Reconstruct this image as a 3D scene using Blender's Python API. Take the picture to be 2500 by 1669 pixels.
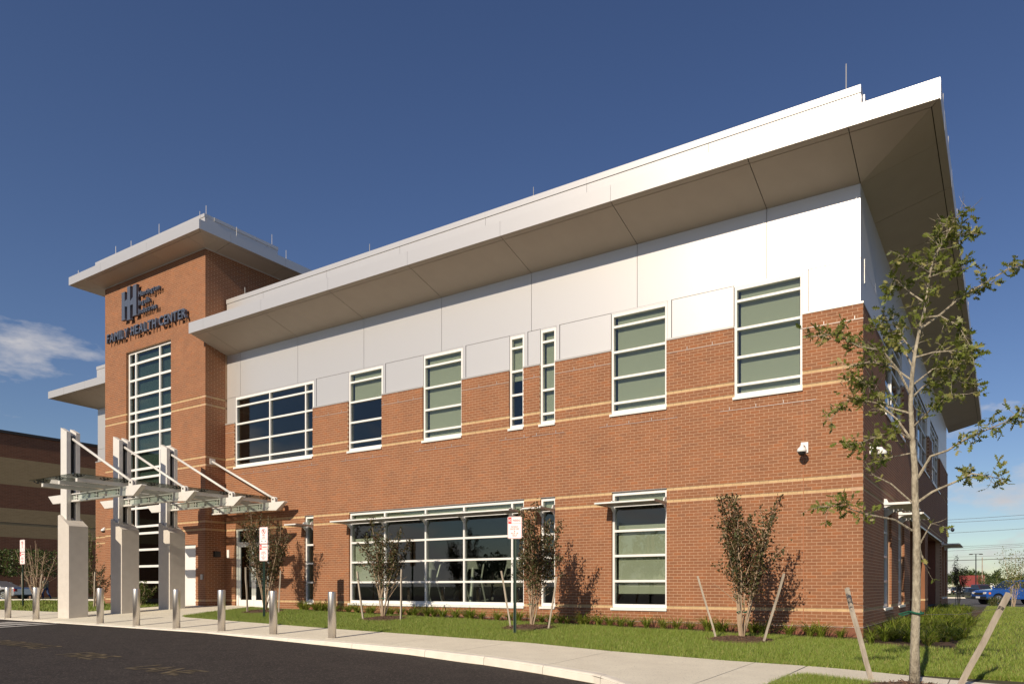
import bpy, math, random
import numpy as np
from mathutils import Vector, Matrix
random.seed(11); rng = np.random.default_rng(11)
S = bpy.context.scene
for o in list(bpy.data.objects): bpy.data.objects.remove(o)

# ------------------------------------------------------------------ camera
cam_d = bpy.data.cameras.new('camera'); cam = bpy.data.objects.new('camera', cam_d)
S.collection.objects.link(cam)
CAM = Vector((2.440, -14.206, 1.0))
cam.location = CAM; cam.rotation_euler = (math.radians(90), 0, math.radians(28.767))
cam_d.sensor_width = 36.0; cam_d.lens = 24.02
cam_d.shift_x = -0.1128; cam_d.shift_y = 0.2386
cam_d.clip_start = 0.05; cam_d.clip_end = 6000
S.camera = cam
# ------------------------------------------------------------------ light
SUN_EL = math.radians(28.5); SUN_A = 0.06          # sun slightly to the +X side of straight in front of the facade
to_sun = Vector((SUN_A, -1, 0)).normalized() * math.cos(SUN_EL) + Vector((0, 0, math.sin(SUN_EL)))
sun_d = bpy.data.lights.new('sun', 'SUN'); sun_d.energy = 5.0; sun_d.angle = math.radians(0.53)
sun_d.color = (1.0, 0.86, 0.68)
sun = bpy.data.objects.new('sun', sun_d); S.collection.objects.link(sun)
sun.rotation_euler = to_sun.to_track_quat('Z', 'Y').to_euler(); sun.location = (0, -60, 60)
W = bpy.data.worlds.new('World'); S.world = W; W.use_nodes = True
nt = W.node_tree; nt.nodes.clear()
def wn(t, **k):
    n = nt.nodes.new(t)
    for a, b in k.items(): setattr(n, a, b)
    return n
out = wn('ShaderNodeOutputWorld'); bg = wn('ShaderNodeBackground'); sky = wn('ShaderNodeTexSky')
sky.sky_type = 'NISHITA'; sky.sun_disc = False; sky.sun_elevation = SUN_EL
sky.sun_rotation = math.pi - SUN_A; sky.air_density = 1.0; sky.dust_density = 0.25; sky.ozone_density = 2.6
sky.altitude = 50
bg.inputs['Strength'].default_value = 0.083
# cumulus near the horizon: noise over the sky direction, thinning out with height
tc = wn('ShaderNodeTexCoord'); sep = wn('ShaderNodeSeparateXYZ'); nt.links.new(tc.outputs['Generated'], sep.inputs[0])
mp = wn('ShaderNodeMapping'); mp.inputs['Scale'].default_value = (1, 1, 2.6); mp.inputs['Location'].default_value = (1.08, 4.83, 1.31)
nt.links.new(tc.outputs['Generated'], mp.inputs['Vector'])
nz = wn('ShaderNodeTexNoise'); nz.inputs['Scale'].default_value = 5.2; nz.inputs['Detail'].default_value = 9; nz.inputs['Roughness'].default_value = 0.56
nt.links.new(mp.outputs[0], nz.inputs['Vector'])
hr = wn('ShaderNodeMapRange'); hr.inputs['From Min'].default_value = 0.22; hr.inputs['From Max'].default_value = 0.40
hr.inputs['To Min'].default_value = 0.0; hr.inputs['To Max'].default_value = 0.34
nt.links.new(sep.outputs['Z'], hr.inputs['Value'])
h2 = wn('ShaderNodeMapRange'); h2.inputs['From Min'].default_value = 0.0; h2.inputs['From Max'].default_value = 0.13; h2.inputs['To Min'].default_value = 0.13; h2.inputs['To Max'].default_value = 0.0
nt.links.new(sep.outputs['Z'], h2.inputs['Value']); ad = wn('ShaderNodeMath', operation='ADD'); nt.links.new(nz.outputs[0], ad.inputs[0]); nt.links.new(h2.outputs[0], ad.inputs[1])
sb = wn('ShaderNodeMath', operation='SUBTRACT'); nt.links.new(ad.outputs[0], sb.inputs[0]); nt.links.new(hr.outputs[0], sb.inputs[1])
cr = wn('ShaderNodeMapRange'); cr.inputs['From Min'].default_value = 0.50; cr.inputs['From Max'].default_value = 0.63
nt.links.new(sb.outputs[0], cr.inputs['Value'])
mx = wn('ShaderNodeMixRGB'); nt.links.new(cr.outputs[0], mx.inputs['Fac'])
hs = wn('ShaderNodeHueSaturation'); hs.inputs['Saturation'].default_value = 1.10; hs.inputs['Hue'].default_value = 0.513
nt.links.new(sky.outputs[0], hs.inputs['Color']); nt.links.new(hs.outputs[0], mx.inputs['Color1'])
nz2 = wn('ShaderNodeTexNoise'); nz2.inputs['Scale'].default_value = 14; nz2.inputs['Detail'].default_value = 6
nt.links.new(mp.outputs[0], nz2.inputs['Vector'])
cc = wn('ShaderNodeMixRGB'); cc.inputs['Color1'].default_value = (5.2, 5.4, 6.2, 1); cc.inputs['Color2'].default_value = (9.6, 8.9, 8.2, 1)
nt.links.new(nz2.outputs[0], cc.inputs['Fac']); nt.links.new(cc.outputs[0], mx.inputs['Color2'])
nt.links.new(mx.outputs[0], bg.inputs['Color']); nt.links.new(bg.outputs[0], out.inputs['Surface'])
S.view_settings.view_transform = 'Standard'; S.view_settings.look = 'None'
S.view_settings.gamma = 1.0; S.view_settings.exposure = 0.0; S.view_settings.use_curve_mapping = False
S.render.engine = 'CYCLES'; S.cycles.transparent_max_bounces = 24; S.cycles.max_bounces = 8
S.render.resolution_x = 1024; S.render.resolution_y = 683

# ------------------------------------------------------------------ helpers
COL = S.collection
def tag(o, label=None, cat=None, group=None, kind=None):
    if label: o['label'] = label
    if cat: o['category'] = cat
    if group: o['group'] = group
    if kind: o['kind'] = kind
    return o
def empty(name, loc=(0, 0, 0), parent=None):
    o = bpy.data.objects.new(name, None); COL.objects.link(o); o.location = loc; o.empty_display_size = .2
    if parent: o.parent = parent
    return o
class MB:
    def __init__(s): s.v = []; s.f = []; s.mi = []
    def add(s, vs, fs, m=0):
        b = len(s.v); s.v.extend(vs); s.f.extend([tuple(i + b for i in q) for q in fs]); s.mi.extend([m] * len(fs)); return s
    def box(s, x0, x1, y0, y1, z0, z1, m=0, M=None):
        vs = [(x, y, z) for z in (z0, z1) for y in (y0, y1) for x in (x0, x1)]
        if M is not None: vs = [tuple(M @ Vector(v)) for v in vs]
        return s.add(vs, [(0, 2, 3, 1), (4, 5, 7, 6), (0, 1, 5, 4), (2, 6, 7, 3), (0, 4, 6, 2), (1, 3, 7, 5)], m)
    def prism(s, poly, vec, m=0):                     # closed 3-D polygon swept along vec
        n = len(poly); vec = Vector(vec)
        vs = [tuple(p) for p in poly] + [tuple(Vector(p) + vec) for p in poly]
        fs = [tuple(range(n))[::-1], tuple(range(n, 2 * n))] + [(i, (i + 1) % n, n + (i + 1) % n, n + i) for i in range(n)]
        return s.add(vs, fs, m)
    def tube(s, pts, rad, n=6, m=0, cap=True):
        pts = [Vector(p) for p in pts]
        if not hasattr(rad, '__len__'): rad = [rad] * len(pts)
        b = len(s.v); up = None
        for i, p in enumerate(pts):
            d = (pts[min(i + 1, len(pts) - 1)] - pts[max(i - 1, 0)])
            d = d.normalized() if d.length > 1e-9 else Vector((0, 0, 1))
            if up is None: up = d.orthogonal().normalized()
            a = (up - d * up.dot(d)); a = a.normalized() if a.length > 1e-6 else d.orthogonal().normalized()
            up = a; c = d.cross(a)
            for k in range(n):
                t = 2 * math.pi * k / n
                s.v.append(tuple(p + (a * math.cos(t) + c * math.sin(t)) * rad[i]))
        for i in range(len(pts) - 1):
            for k in range(n):
                s.f.append((b + i * n + k, b + i * n + (k + 1) % n, b + (i + 1) * n + (k + 1) % n, b + (i + 1) * n + k)); s.mi.append(m)
        if cap:
            s.f.append(tuple(b + k for k in range(n))[::-1]); s.mi.append(m)
            e = b + (len(pts) - 1) * n; s.f.append(tuple(e + k for k in range(n))); s.mi.append(m)
        return s
    def lathe(s, prof, n=20, m=0, c=(0, 0, 0)):
        b = len(s.v)
        for r, z in prof:
            for k in range(n):
                t = 2 * math.pi * k / n; s.v.append((c[0] + r * math.cos(t), c[1] + r * math.sin(t), c[2] + z))
        for i in range(len(prof) - 1):
            for k in range(n):
                s.f.append((b + i * n + k, b + i * n + (k + 1) % n, b + (i + 1) * n + (k + 1) % n, b + (i + 1) * n + k)); s.mi.append(m)
        return s
    def mesh(s, name, mats, smooth=False):
        me = bpy.data.meshes.new(name); me.from_pydata(s.v, [], s.f)
        for m in (mats if isinstance(mats, (list, tuple)) else [mats]): me.materials.append(m)
        if any(s.mi): me.polygons.foreach_set('material_index', s.mi)
        if smooth: me.polygons.foreach_set('use_smooth', [True] * len(me.polygons))
        me.update(); return me
    def build(s, name, mats, parent=None, smooth=False, loc=None, kind=None):
        o = bpy.data.objects.new(name, s.mesh(name, mats, smooth)); COL.objects.link(o)
        if parent: o.parent = parent
        if loc: o.location = loc
        if kind: o['kind'] = kind
        return o
def np_mesh(name, V, F, mat, parent=None, kind=None, smooth=False):
    V = np.asarray(V, np.float32); F = np.asarray(F, np.int32); k = F.shape[1]
    me = bpy.data.meshes.new(name)
    me.vertices.add(len(V)); me.vertices.foreach_set('co', V.ravel())
    me.loops.add(F.size); me.loops.foreach_set('vertex_index', F.ravel())
    me.polygons.add(len(F)); me.polygons.foreach_set('loop_start', np.arange(0, F.size, k, dtype=np.int32))
    me.polygons.foreach_set('loop_total', np.full(len(F), k, np.int32))
    me.polygons.foreach_set('use_smooth', np.full(len(F), bool(smooth)))
    me.materials.append(mat); me.update(calc_edges=True); me.validate()
    o = bpy.data.objects.new(name, me); COL.objects.link(o)
    if parent: o.parent = parent
    if kind: o['kind'] = kind
    return o
def inst(o, loc=None, parent=None, rz=0, sc=None):
    c = o.copy(); COL.objects.link(c)
    if parent is not None: c.parent = parent
    if loc is not None: c.location = loc
    if rz: c.rotation_euler.z = rz
    if sc: c.scale = sc if hasattr(sc, '__len__') else (sc,) * 3
    return c
def copy_tree(o, parent=None):
    c = o.copy(); COL.objects.link(c); c.parent = parent
    for ch in list(o.children): copy_tree(ch, c)
    return c

# ------------------------------------------------------------------ materials
def mat(name, col, rough=.6, metal=0.0, var=None, scale=8.0, bump=0.0, bscale=60.0, spec=.5, detail=4, rnd=None, bdist=.02, coat=0, stretch=None, world=False):
    """principled; var = second colour mixed by noise; rnd = list of colours picked per mesh island / object"""
    m = bpy.data.materials.new(name); m.use_nodes = True; t = m.node_tree; b = t.nodes['Principled BSDF']
    b.inputs['Base Color'].default_value = (*col, 1); b.inputs['Roughness'].default_value = rough
    b.inputs['Metallic'].default_value = metal; b.inputs['Specular IOR Level'].default_value = spec
    if coat: b.inputs['Coat Weight'].default_value = coat; b.inputs['Coat Roughness'].default_value = .05
    co = t.nodes.new('ShaderNodeTexCoord'); src = co.outputs['Object']
    if world: src = t.nodes.new('ShaderNodeNewGeometry').outputs['Position']
    if stretch:
        mp_ = t.nodes.new('ShaderNodeMapping'); mp_.inputs['Scale'].default_value = stretch
        t.links.new(src, mp_.inputs['Vector']); src = mp_.outputs[0]
    cur = None
    if rnd:
        g = t.nodes.new('ShaderNodeNewGeometry'); oi = t.nodes.new('ShaderNodeObjectInfo')
        a = t.nodes.new('ShaderNodeMath'); a.operation = 'ADD'; fr = t.nodes.new('ShaderNodeMath'); fr.operation = 'FRACT'
        t.links.new(g.outputs['Random Per Island'], a.inputs[0]); t.links.new(oi.outputs['Random'], a.inputs[1]); t.links.new(a.outputs[0], fr.inputs[0])
        r = t.nodes.new('ShaderNodeValToRGB'); r.color_ramp.interpolation = 'LINEAR'
        el = r.color_ramp.elements
        while len(el) < len(rnd): el.new(.5)
        for i, c in enumerate(rnd): el[i].position = i / (len(rnd) - 1); el[i].color = (*c, 1)
        t.links.new(fr.outputs[0], r.inputs['Fac']); cur = r.outputs['Color']
    if var:
        n = t.nodes.new('ShaderNodeTexNoise'); n.inputs['Scale'].default_value = scale; n.inputs['Detail'].default_value = detail
        t.links.new(src, n.inputs['Vector'])
        mr = t.nodes.new('ShaderNodeMapRange'); mr.inputs['From Min'].default_value = .3; mr.inputs['From Max'].default_value = .7
        t.links.new(n.outputs[0], mr.inputs['Value'])
        k = t.nodes.new('ShaderNodeMixRGB'); t.links.new(mr.outputs[0], k.inputs['Fac'])
        if cur is not None:
            k.blend_type = 'MULTIPLY'; t.links.new(cur, k.inputs['Color1'])
        else: k.inputs['Color1'].default_value = (*col, 1)
        k.inputs['Color2'].default_value = (*var, 1); cur = k.outputs['Color']
    if cur is not None: t.links.new(cur, b.inputs['Base Color'])
    if bump:
        n = t.nodes.new('ShaderNodeTexNoise'); n.inputs['Scale'].default_value = bscale; n.inputs['Detail'].default_value = 5
        t.links.new(src, n.inputs['Vector'])
        bp = t.nodes.new('ShaderNodeBump'); bp.inputs['Strength'].default_value = bump; bp.inputs['Distance'].default_value = bdist
        t.links.new(n.outputs[0], bp.inputs['Height']); t.links.new(bp.outputs[0], b.inputs['Normal'])
    return m
def leaf_mat(name, cols, trans=.25, rough=.5):
    m = mat(name, cols[0], rough, rnd=cols); t = m.node_tree; b = t.nodes['Principled BSDF']
    tr = t.nodes.new('ShaderNodeBsdfTranslucent'); mxs = t.nodes.new('ShaderNodeMixShader'); mxs.inputs[0].default_value = trans
    src = b.inputs['Base Color'].links[0].from_socket; t.links.new(src, tr.inputs['Color'])
    o = t.nodes['Material Output']; t.links.new(b.outputs[0], mxs.inputs[1]); t.links.new(tr.outputs[0], mxs.inputs[2]); t.links.new(mxs.outputs[0], o.inputs['Surface'])
    return m
def glass_mat(name, tint, ior=1.5, rough=0.0, gain=1.0):
    m = bpy.data.materials.new(name); m.use_nodes = True; t = m.node_tree; t.nodes.clear()
    o = t.nodes.new('ShaderNodeOutputMaterial'); tr = t.nodes.new('ShaderNodeBsdfTransparent'); gl = t.nodes.new('ShaderNodeBsdfGlossy')
    mxs = t.nodes.new('ShaderNodeMixShader'); g = t.nodes.new('ShaderNodeNewGeometry')
    def mth(op, a, b=None):
        n = t.nodes.new('ShaderNodeMath'); n.operation = op
        for i, q in enumerate((a, b)):
            if q is None: continue
            if isinstance(q, (int, float)): n.inputs[i].default_value = q
            else: t.links.new(q, n.inputs[i])
        return n.outputs[0]
    dp = t.nodes.new('ShaderNodeVectorMath'); dp.operation = 'DOT_PRODUCT'; t.links.new(g.outputs['Incoming'], dp.inputs[0]); t.links.new(g.outputs['Normal'], dp.inputs[1])
    f0 = ((ior - 1) / (ior + 1)) ** 2; q = mth('POWER', mth('SUBTRACT', 1.0, mth('ABSOLUTE', dp.outputs['Value'])), 5.0)
    fz = mth('ADD', mth('MULTIPLY', q, 1 - f0), f0)            # Schlick, the same from both sides of the sheet
    tr.inputs['Color'].default_value = (*tint, 1); gl.inputs['Roughness'].default_value = rough; gl.inputs['Color'].default_value = (gain, gain, gain, 1)
    t.links.new(fz, mxs.inputs[0]); t.links.new(tr.outputs[0], mxs.inputs[1]); t.links.new(gl.outputs[0], mxs.inputs[2]); t.links.new(mxs.outputs[0], o.inputs['Surface'])
    return m
BRK = [(0.256, 0.107, 0.048), (0.286, 0.117, 0.051), (0.269, 0.113, 0.05), (0.298, 0.124, 0.055), (0.282, 0.116, 0.049), (0.29, 0.122, 0.056), (0.32, 0.121, 0.046), (0.247, 0.107, 0.051), (0.282, 0.117, 0.051)]
M = {}
M['brick'] = mat('brick', (.36, .14, .07), .85, rnd=BRK, var=(.80, .79, .80), scale=1.7, detail=11, bump=.1, bscale=120, bdist=.003, world=True)
M['mortar'] = mat('mortar', (.55, .36, .235), .9, var=(.45, .295, .19), scale=12, bump=.2, bscale=150)
M['tan'] = mat('tan_block', (.60, .41, .20), .85, rnd=[(.52, .36, .185), (.58, .41, .215), (.55, .385, .20)], var=(.86, .86, .88), scale=40, bump=.1, bscale=150, world=True)
M['basebrick'] = mat('base_brick', (.24, .092, .055), .85, var=(.19, .075, .046), scale=16, bump=.2, bscale=120)
M['silver'] = mat('silver_panel', (.65, .637, .618), .43, metal=.55, bump=.012, bscale=1.6, world=True)
M['soffit'] = mat('soffit_panel', (.53, .46, .385), .55, metal=.1, var=(.50, .43, .36), scale=2.5)
M['seam'] = mat('dark_seam', (.05, .045, .04), .8)
M['frame'] = mat('white_frame', (.80, .79, .76), .35, var=(.77, .76, .73), scale=5)
M['flash'] = mat('flashing', (.50, .48, .45), .4, metal=.4)
M['shade'] = mat('sunshade_shaded_metal', (.34, .32, .30), .5, metal=.3)  # solid sunshade plates: underside shade put into a darker colour than the white edge
M['glass'] = glass_mat('green_glass', (.755, .785, .745), 1.62)
M['dglass'] = glass_mat('dark_glass', (.46, .53, .515), 1.55)
M['cglass'] = glass_mat('canopy_glass', (.85, .88, .86), 1.6)
def frosted(name, col, k):
    m = mat(name, col, .35); t = m.node_tree; b = t.nodes['Principled BSDF']; tr = t.nodes.new('ShaderNodeBsdfTransparent'); ms = t.nodes.new('ShaderNodeMixShader'); ms.inputs[0].default_value = k
    t.links.new(tr.outputs[0], ms.inputs[1]); t.links.new(b.outputs[0], ms.inputs[2]); t.links.new(ms.outputs[0], t.nodes['Material Output'].inputs['Surface']); return m
M['fglass'] = frosted('frosted_glass', (.62, .68, .62), .62)
M['rglass'] = glass_mat('roof_glass', (.62, .66, .63), 1.6)
M['blind'] = mat('blind_fabric', (.60, .61, .51), .9, var=(.56, .57, .48), scale=60, stretch=(6, 6, .6))
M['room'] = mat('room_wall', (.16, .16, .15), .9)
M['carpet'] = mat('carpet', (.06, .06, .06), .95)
M['steel'] = mat('white_steel', (.70, .68, .64), .4, var=(.66, .64, .60), scale=6)
M['fit'] = mat('dark_fitting', (.05, .05, .05), .35, metal=.8)
M['chrome'] = mat('chrome', (.75, .74, .70), .15, metal=1)
M['pier'] = mat('pier_concrete', (.58, .54, .48), .85, var=(.53, .49, .435), scale=5, bump=.15, bscale=90)
M['concrete'] = mat('sidewalk_concrete', (.77, .72, .58), .85, var=(.69, .64, .515), scale=2.2, bump=.12, bscale=140, detail=8)
M['jointdirt'] = mat('joint_dirt', (.16, .14, .11), .95)
M['kerb'] = mat('kerb_concrete', (.78, .73, .63), .85, var=(.68, .63, .54), scale=4, bump=.12, bscale=120, detail=8)
M['asphalt'] = mat('asphalt', (.030, .025, .023), .85, var=(.044, .037, .033), scale=2.5, bump=.55, bscale=160, detail=9, spec=.3)
def speckle(m, scale, lo, hi, col):
    t = m.node_tree; b = t.nodes['Principled BSDF']; g = t.nodes.new('ShaderNodeNewGeometry'); v = t.nodes.new('ShaderNodeTexVoronoi'); v.inputs['Scale'].default_value = scale
    t.links.new(g.outputs['Position'], v.inputs['Vector']); sp_ = t.nodes.new('ShaderNodeSeparateColor'); t.links.new(v.outputs['Color'], sp_.inputs[0])
    mr = t.nodes.new('ShaderNodeMapRange'); mr.inputs['From Min'].default_value = lo; mr.inputs['From Max'].default_value = hi; t.links.new(sp_.outputs[0], mr.inputs['Value'])
    k = t.nodes.new('ShaderNodeMixRGB'); t.links.new(mr.outputs[0], k.inputs['Fac']); src = b.inputs['Base Color'].links[0].from_socket; t.links.new(src, k.inputs['Color1']); k.inputs['Color2'].default_value = (*col, 1); t.links.new(k.outputs[0], b.inputs['Base Color'])
speckle(M['asphalt'], 55, .80, 1.0, (.12, .10, .085)); speckle(M['concrete'], 90, .9, 1.0, (.45, .42, .36))
M['soil'] = mat('soil', (.055, .06, .022), .95, var=(.085, .07, .035), scale=6, bump=.4, bscale=50)
M['grass'] = mat('grass_blades', (.08, .13, .02), .6, rnd=[(.12, .19, .018), (.185, .26, .028), (.14, .21, .021), (.24, .29, .05), (.13, .20, .02), (.36, .30, .10)])
M['farsoil'] = mat('far_ground', (.07, .085, .03), .95, var=(.09, .085, .04), scale=.1)
M['mulch'] = mat('mulch', (.10, .055, .032), .95, rnd=[(.07, .04, .025), (.15, .085, .05), (.10, .055, .032), (.20, .125, .08)])
M['stainless'] = mat('brushed_stainless', (.78, .74, .69), .40, metal=1, var=(.70, .66, .61), scale=30, stretch=(1, 1, .05))
M['post'] = mat('green_post', (.018, .045, .03), .5, metal=.2)
M['sign'] = mat('sign_white', (.82, .80, .79), .45)
M['red'] = mat('sign_red', (.62, .03, .03), .5)
M['black'] = mat('sign_black', (.02, .02, .02), .5)
M['letter'] = mat('sign_letter', (.085, .105, .15), .45, metal=.1)
M['wood'] = mat('stake_wood', (.46, .40, .32), .85, var=(.30, .25, .19), scale=14, stretch=(1, 1, .1), bump=.2, bscale=40)
M['strap'] = mat('green_strap', (.01, .10, .055), .6)
M['wire'] = mat('wire', (.07, .065, .06), .6)
M['camw'] = mat('camera_white', (.80, .80, .78), .4)
M['bark'] = mat('oak_bark', (.46, .41, .31), .9, var=(.22, .185, .135), scale=26, bump=.9, bscale=60, stretch=(1, 1, .45))
M['stem'] = mat('myrtle_stem', (.44, .34, .24), .8, var=(.32, .23, .15), scale=20, stretch=(1, 1, .3))
M['twig'] = mat('twig', (.30, .20, .13), .85)
M['oak'] = leaf_mat('oak_leaf', [(.10, .135, .016), (.16, .20, .028), (.21, .235, .05), (.12, .155, .02), (.38, .35, .12), (.15, .20, .028)], .42)
M['myrtle'] = leaf_mat('myrtle_leaf', [(.050, .060, .013), (.090, .048, .021), (.055, .078, .015), (.13, .050, .024), (.040, .050, .012), (.080, .075, .020)], .12, .6)
M['greenshrub'] = leaf_mat('green_shrub_leaf', [(.06, .10, .015), (.10, .14, .02), (.04, .07, .012), (.15, .16, .03)])
M['hedge'] = leaf_mat('hedge_leaf', [(.04, .07, .012), (.06, .09, .014), (.08, .10, .02)])
M['farleaf'] = leaf_mat('far_tree_leaf', [(.05, .085, .02), (.07, .10, .025), (.04, .07, .018), (.10, .11, .035)], .1)
M['lily'] = leaf_mat('lily_blade', [(.19, .27, .025), (.28, .35, .04), (.13, .20, .022), (.42, .40, .10)], .45)
M['bgbrick'] = mat('far_brick', (.13, .052, .034), .9, var=(.10, .04, .027), scale=9, bump=.2, bscale=40)
M['bgtan'] = mat('far_tan', (.34, .25, .135), .9, var=(.29, .21, .115), scale=7, bump=.2, bscale=40)
M['bgcap'] = mat('far_coping', (.05, .045, .04), .7)
M['paint'] = mat('road_paint', (.16, .12, .06), .85, var=(.07, .055, .035), scale=9, detail=8)
M['wpaint'] = mat('road_white', (.62, .60, .56), .85, var=(.45, .43, .40), scale=7, detail=8)
M['sealant'] = mat('joint_sealant', (.40, .16, .075), .7)

# ------------------------------------------------------------------ terrain heights
def G(x, y):
    X = min(max(-x, -4), 21); t = min(max((y + 5.2) / 3.5, -.6), 1.25)
    g = (1 - t) * (-.075 + .0066 * X) + t * (-.025 + .0151 * X)
    if y > 27 and x > -1: g -= min((y - 27) * .05, .42)
    if x < -36: g = g + (.0 - g) * min((-36 - x) / 12, 1)
    return g
def lerp_pts(P):
    xs = [p[0] for p in P]; ys = [p[1] for p in P]
    return lambda x: float(np.interp(x, xs, ys))
y_in = lerp_pts([(-60, -3.4), (-23.4, -3.55), (-23.2, -1.0), (-21.5, -.69), (-21.43, -.02), (-18.9, -.02), (-18.5, -2.3), (-18.1, -3.2), (-17.6, -3.38), (-15.5, -3.52), (-10.8, -3.86), (-8.2, -3.99), (-5.1, -4.2), (-3.15, -4.62), (-1, -4.88), (.28, -4.92), (1, -5.09), (1.56, -5.27), (2.22, -5.43), (4, -5.85), (9, -7)])
y_out = lerp_pts([(-60, -5.5), (-13.5, -5.42), (-10.7, -5.52), (-8.75, -5.62), (-6.4, -5.78), (-4.5, -6.12), (-3.35, -6.45), (-2.0, -6.92), (-1.3, -7.45), (-.9, -8.1), (-.7, -9.2), (-.6, -14)])
y_low = lerp_pts([(.12, -14), (.13, -6.7), (.16, -6.15), (.22, -5.9), (.34, -5.83), (.55, -5.86), (1.13, -6.08), (1.7, -6.28), (2.3, -6.45), (4, -6.85), (9, -8)])
def kh(x): return float(np.interp(x, [-13, -5], [.035, .14]))
def A(x, y): return -.085 + .0066 * min(max(-x, -4), 24) - kh(x) + (0 if y > -8 else -.004 * (-8 - y))
def strip(name, xs, lo, hi, zf, ny, m, parent=None, kind='structure', dz=0):
    V = []; F = []
    for x in xs:
        a, b = lo(x), hi(x)
        for j in range(ny + 1):
            y = a + (b - a) * j / ny; V.append((x, y, zf(x, y) + dz))
    n = ny + 1
    for i in range(len(xs) - 1):
        for j in range(ny): F.append((i * n + j, (i + 1) * n + j, (i + 1) * n + j + 1, i * n + j + 1))
    return np_mesh(name, V, F, m, parent, kind)
def rngx(a, b, s): return list(np.linspace(a, b, max(2, int(round((b - a) / s)) + 1)))

# far ground to the horizon
gb = MB(); R0 = 5000
gb.add([(-R0, -R0, -.75), (R0, -R0, -.75), (R0, R0, -.75), (-R0, R0, -.75)], [(0, 1, 2, 3)])
gb.build('ground', M['farsoil'], kind='structure')
# driveway
drive = strip('driveway', rngx(-60, -.6, .6) , lambda x: -60, lambda x: y_out(x) + .02, A, 30, M['asphalt'])
strip('lane', rngx(-.6, 40, 2), lambda x: -60, lambda x: -14.0, lambda x, y: A(x, y), 6, M['asphalt'])
# lawn soil sheets
def wall_y(x): return -.685 if x < -21.435 else 0.0
strip('lawn', rngx(-18.9, 0, .3), lambda x: y_in(x), lambda x: -.001, lambda x, y: G(x, y) - .02, 10, M['soil'])
strip('lawn', rngx(-100, -23.2, .6), lambda x: y_in(x), lambda x: -.9 if x > -28.4 else 1.4 if x > -33.9 else 60., lambda x, y: G(x, y) - .02, 10, M['soil'])
strip('lawn', rngx(0, 45, .5), lambda x: y_in(x), lambda x: 33.0, lambda x, y: G(x, y) - .02, 60, M['soil'])
strip('lawn', rngx(.12, 9, .15), lambda x: -14.0, lambda x: y_low(x), lambda x, y: G(x, y) - .02, 14, M['soil'])
# sidewalk: a bed, then cast slabs with tooled joints
side = strip('sidewalk', rngx(-60, 9, .3), lambda x: y_out(x) if x < -.6 else (-14 if x < .12 else y_low(x)), lambda x: y_in(x), lambda x, y: G(x, y) - .022, 4, M['jointdirt'])
def slab(x0, x1, lo, hi, parent):
    xs = rngx(x0 + .006, x1 - .006, .35); mb = MB(); top = []; n = 3
    for x in xs:
        a, b = lo(x) + .006, hi(x) - .006
        top.append([(x, a + (b - a) * j / n, G(x, a + (b - a) * j / n)) for j in range(n + 1)])
    for i in range(len(xs) - 1):
        for j in range(n):
            q = [top[i][j], top[i + 1][j], top[i + 1][j + 1], top[i][j + 1]]
            mb.add(q, [(0, 1, 2, 3)])
    for row, fl in ((top[0], 0), (top[-1], 1)):
        for j in range(n): mb.add([row[j], row[j + 1], (*row[j + 1][:2], row[j + 1][2] - .03), (*row[j][:2], row[j][2] - .03)], [(0, 1, 2, 3)])
    for j in (0, n):
        for i in range(len(xs) - 1):
            p, q = top[i][j], top[i + 1][j]; mb.add([p, q, (*q[:2], q[2] - .03), (*p[:2], p[2] - .03)], [(0, 1, 2, 3)])
    mb.build('slab', M['concrete'], parent)
KW = .16
jx = [-34, -31, -28, -25.5, -23.3, -21.45, -18.3, -16.4, -14.6, -12.8, -11, -9.18, -7.3, -5.4, -3.1, -.62]
for a, b in zip(jx[:-1], jx[1:]): slab(a, b, lambda x: y_out(x) + KW, y_in, side)
slab(-.62, .115, lambda x: -10.5, y_in, side)
for a, b in ((.125, 1.9), (1.9, 3.7), (3.7, 5.6), (5.6, 9)): slab(a, b, y_low, y_in, side)
# kerb stones following the drive edge
kroot = strip('kerb', rngx(-60, -.62, .2), lambda x: y_out(x) + .01, lambda x: y_out(x) + KW - .01, lambda x, y: G(x, y) - .03, 1, M['mortar'])
kx = [-34, -31, -28, -25, -22, -19, -16, -13, -10, -8, -6, -4.5, -3.1, -1.9, -1.2, -.85, -.62]
for a, b in zip(kx[:-1], kx[1:]):
    mb = MB(); xs = rngx(a + .004, b - .004, .15)
    for i in range(len(xs) - 1):
        p, q = xs[i], xs[i + 1]
        prof = []
        for x in (p, q):
            yo = y_out(x); g = G(x, yo); lo = min(A(x, yo), g - .02) - .05
            prof.append([(x, yo + KW, g + .002), (x, yo + .035, g + .002), (x, yo + .010, g - .008), (x, yo, g - .03), (x, yo - .012, lo)])
        for j in range(4): mb.add([prof[0][j], prof[0][j + 1], prof[1][j + 1], prof[1][j]], [(0, 1, 2, 3)])
        if i in (0, len(xs) - 2):
            e = prof[0] if i == 0 else prof[1]; mb.add(e, [(0, 1, 2, 3, 4)])
    mb.build('kerb_stone', M['kerb'], kroot)

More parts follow.
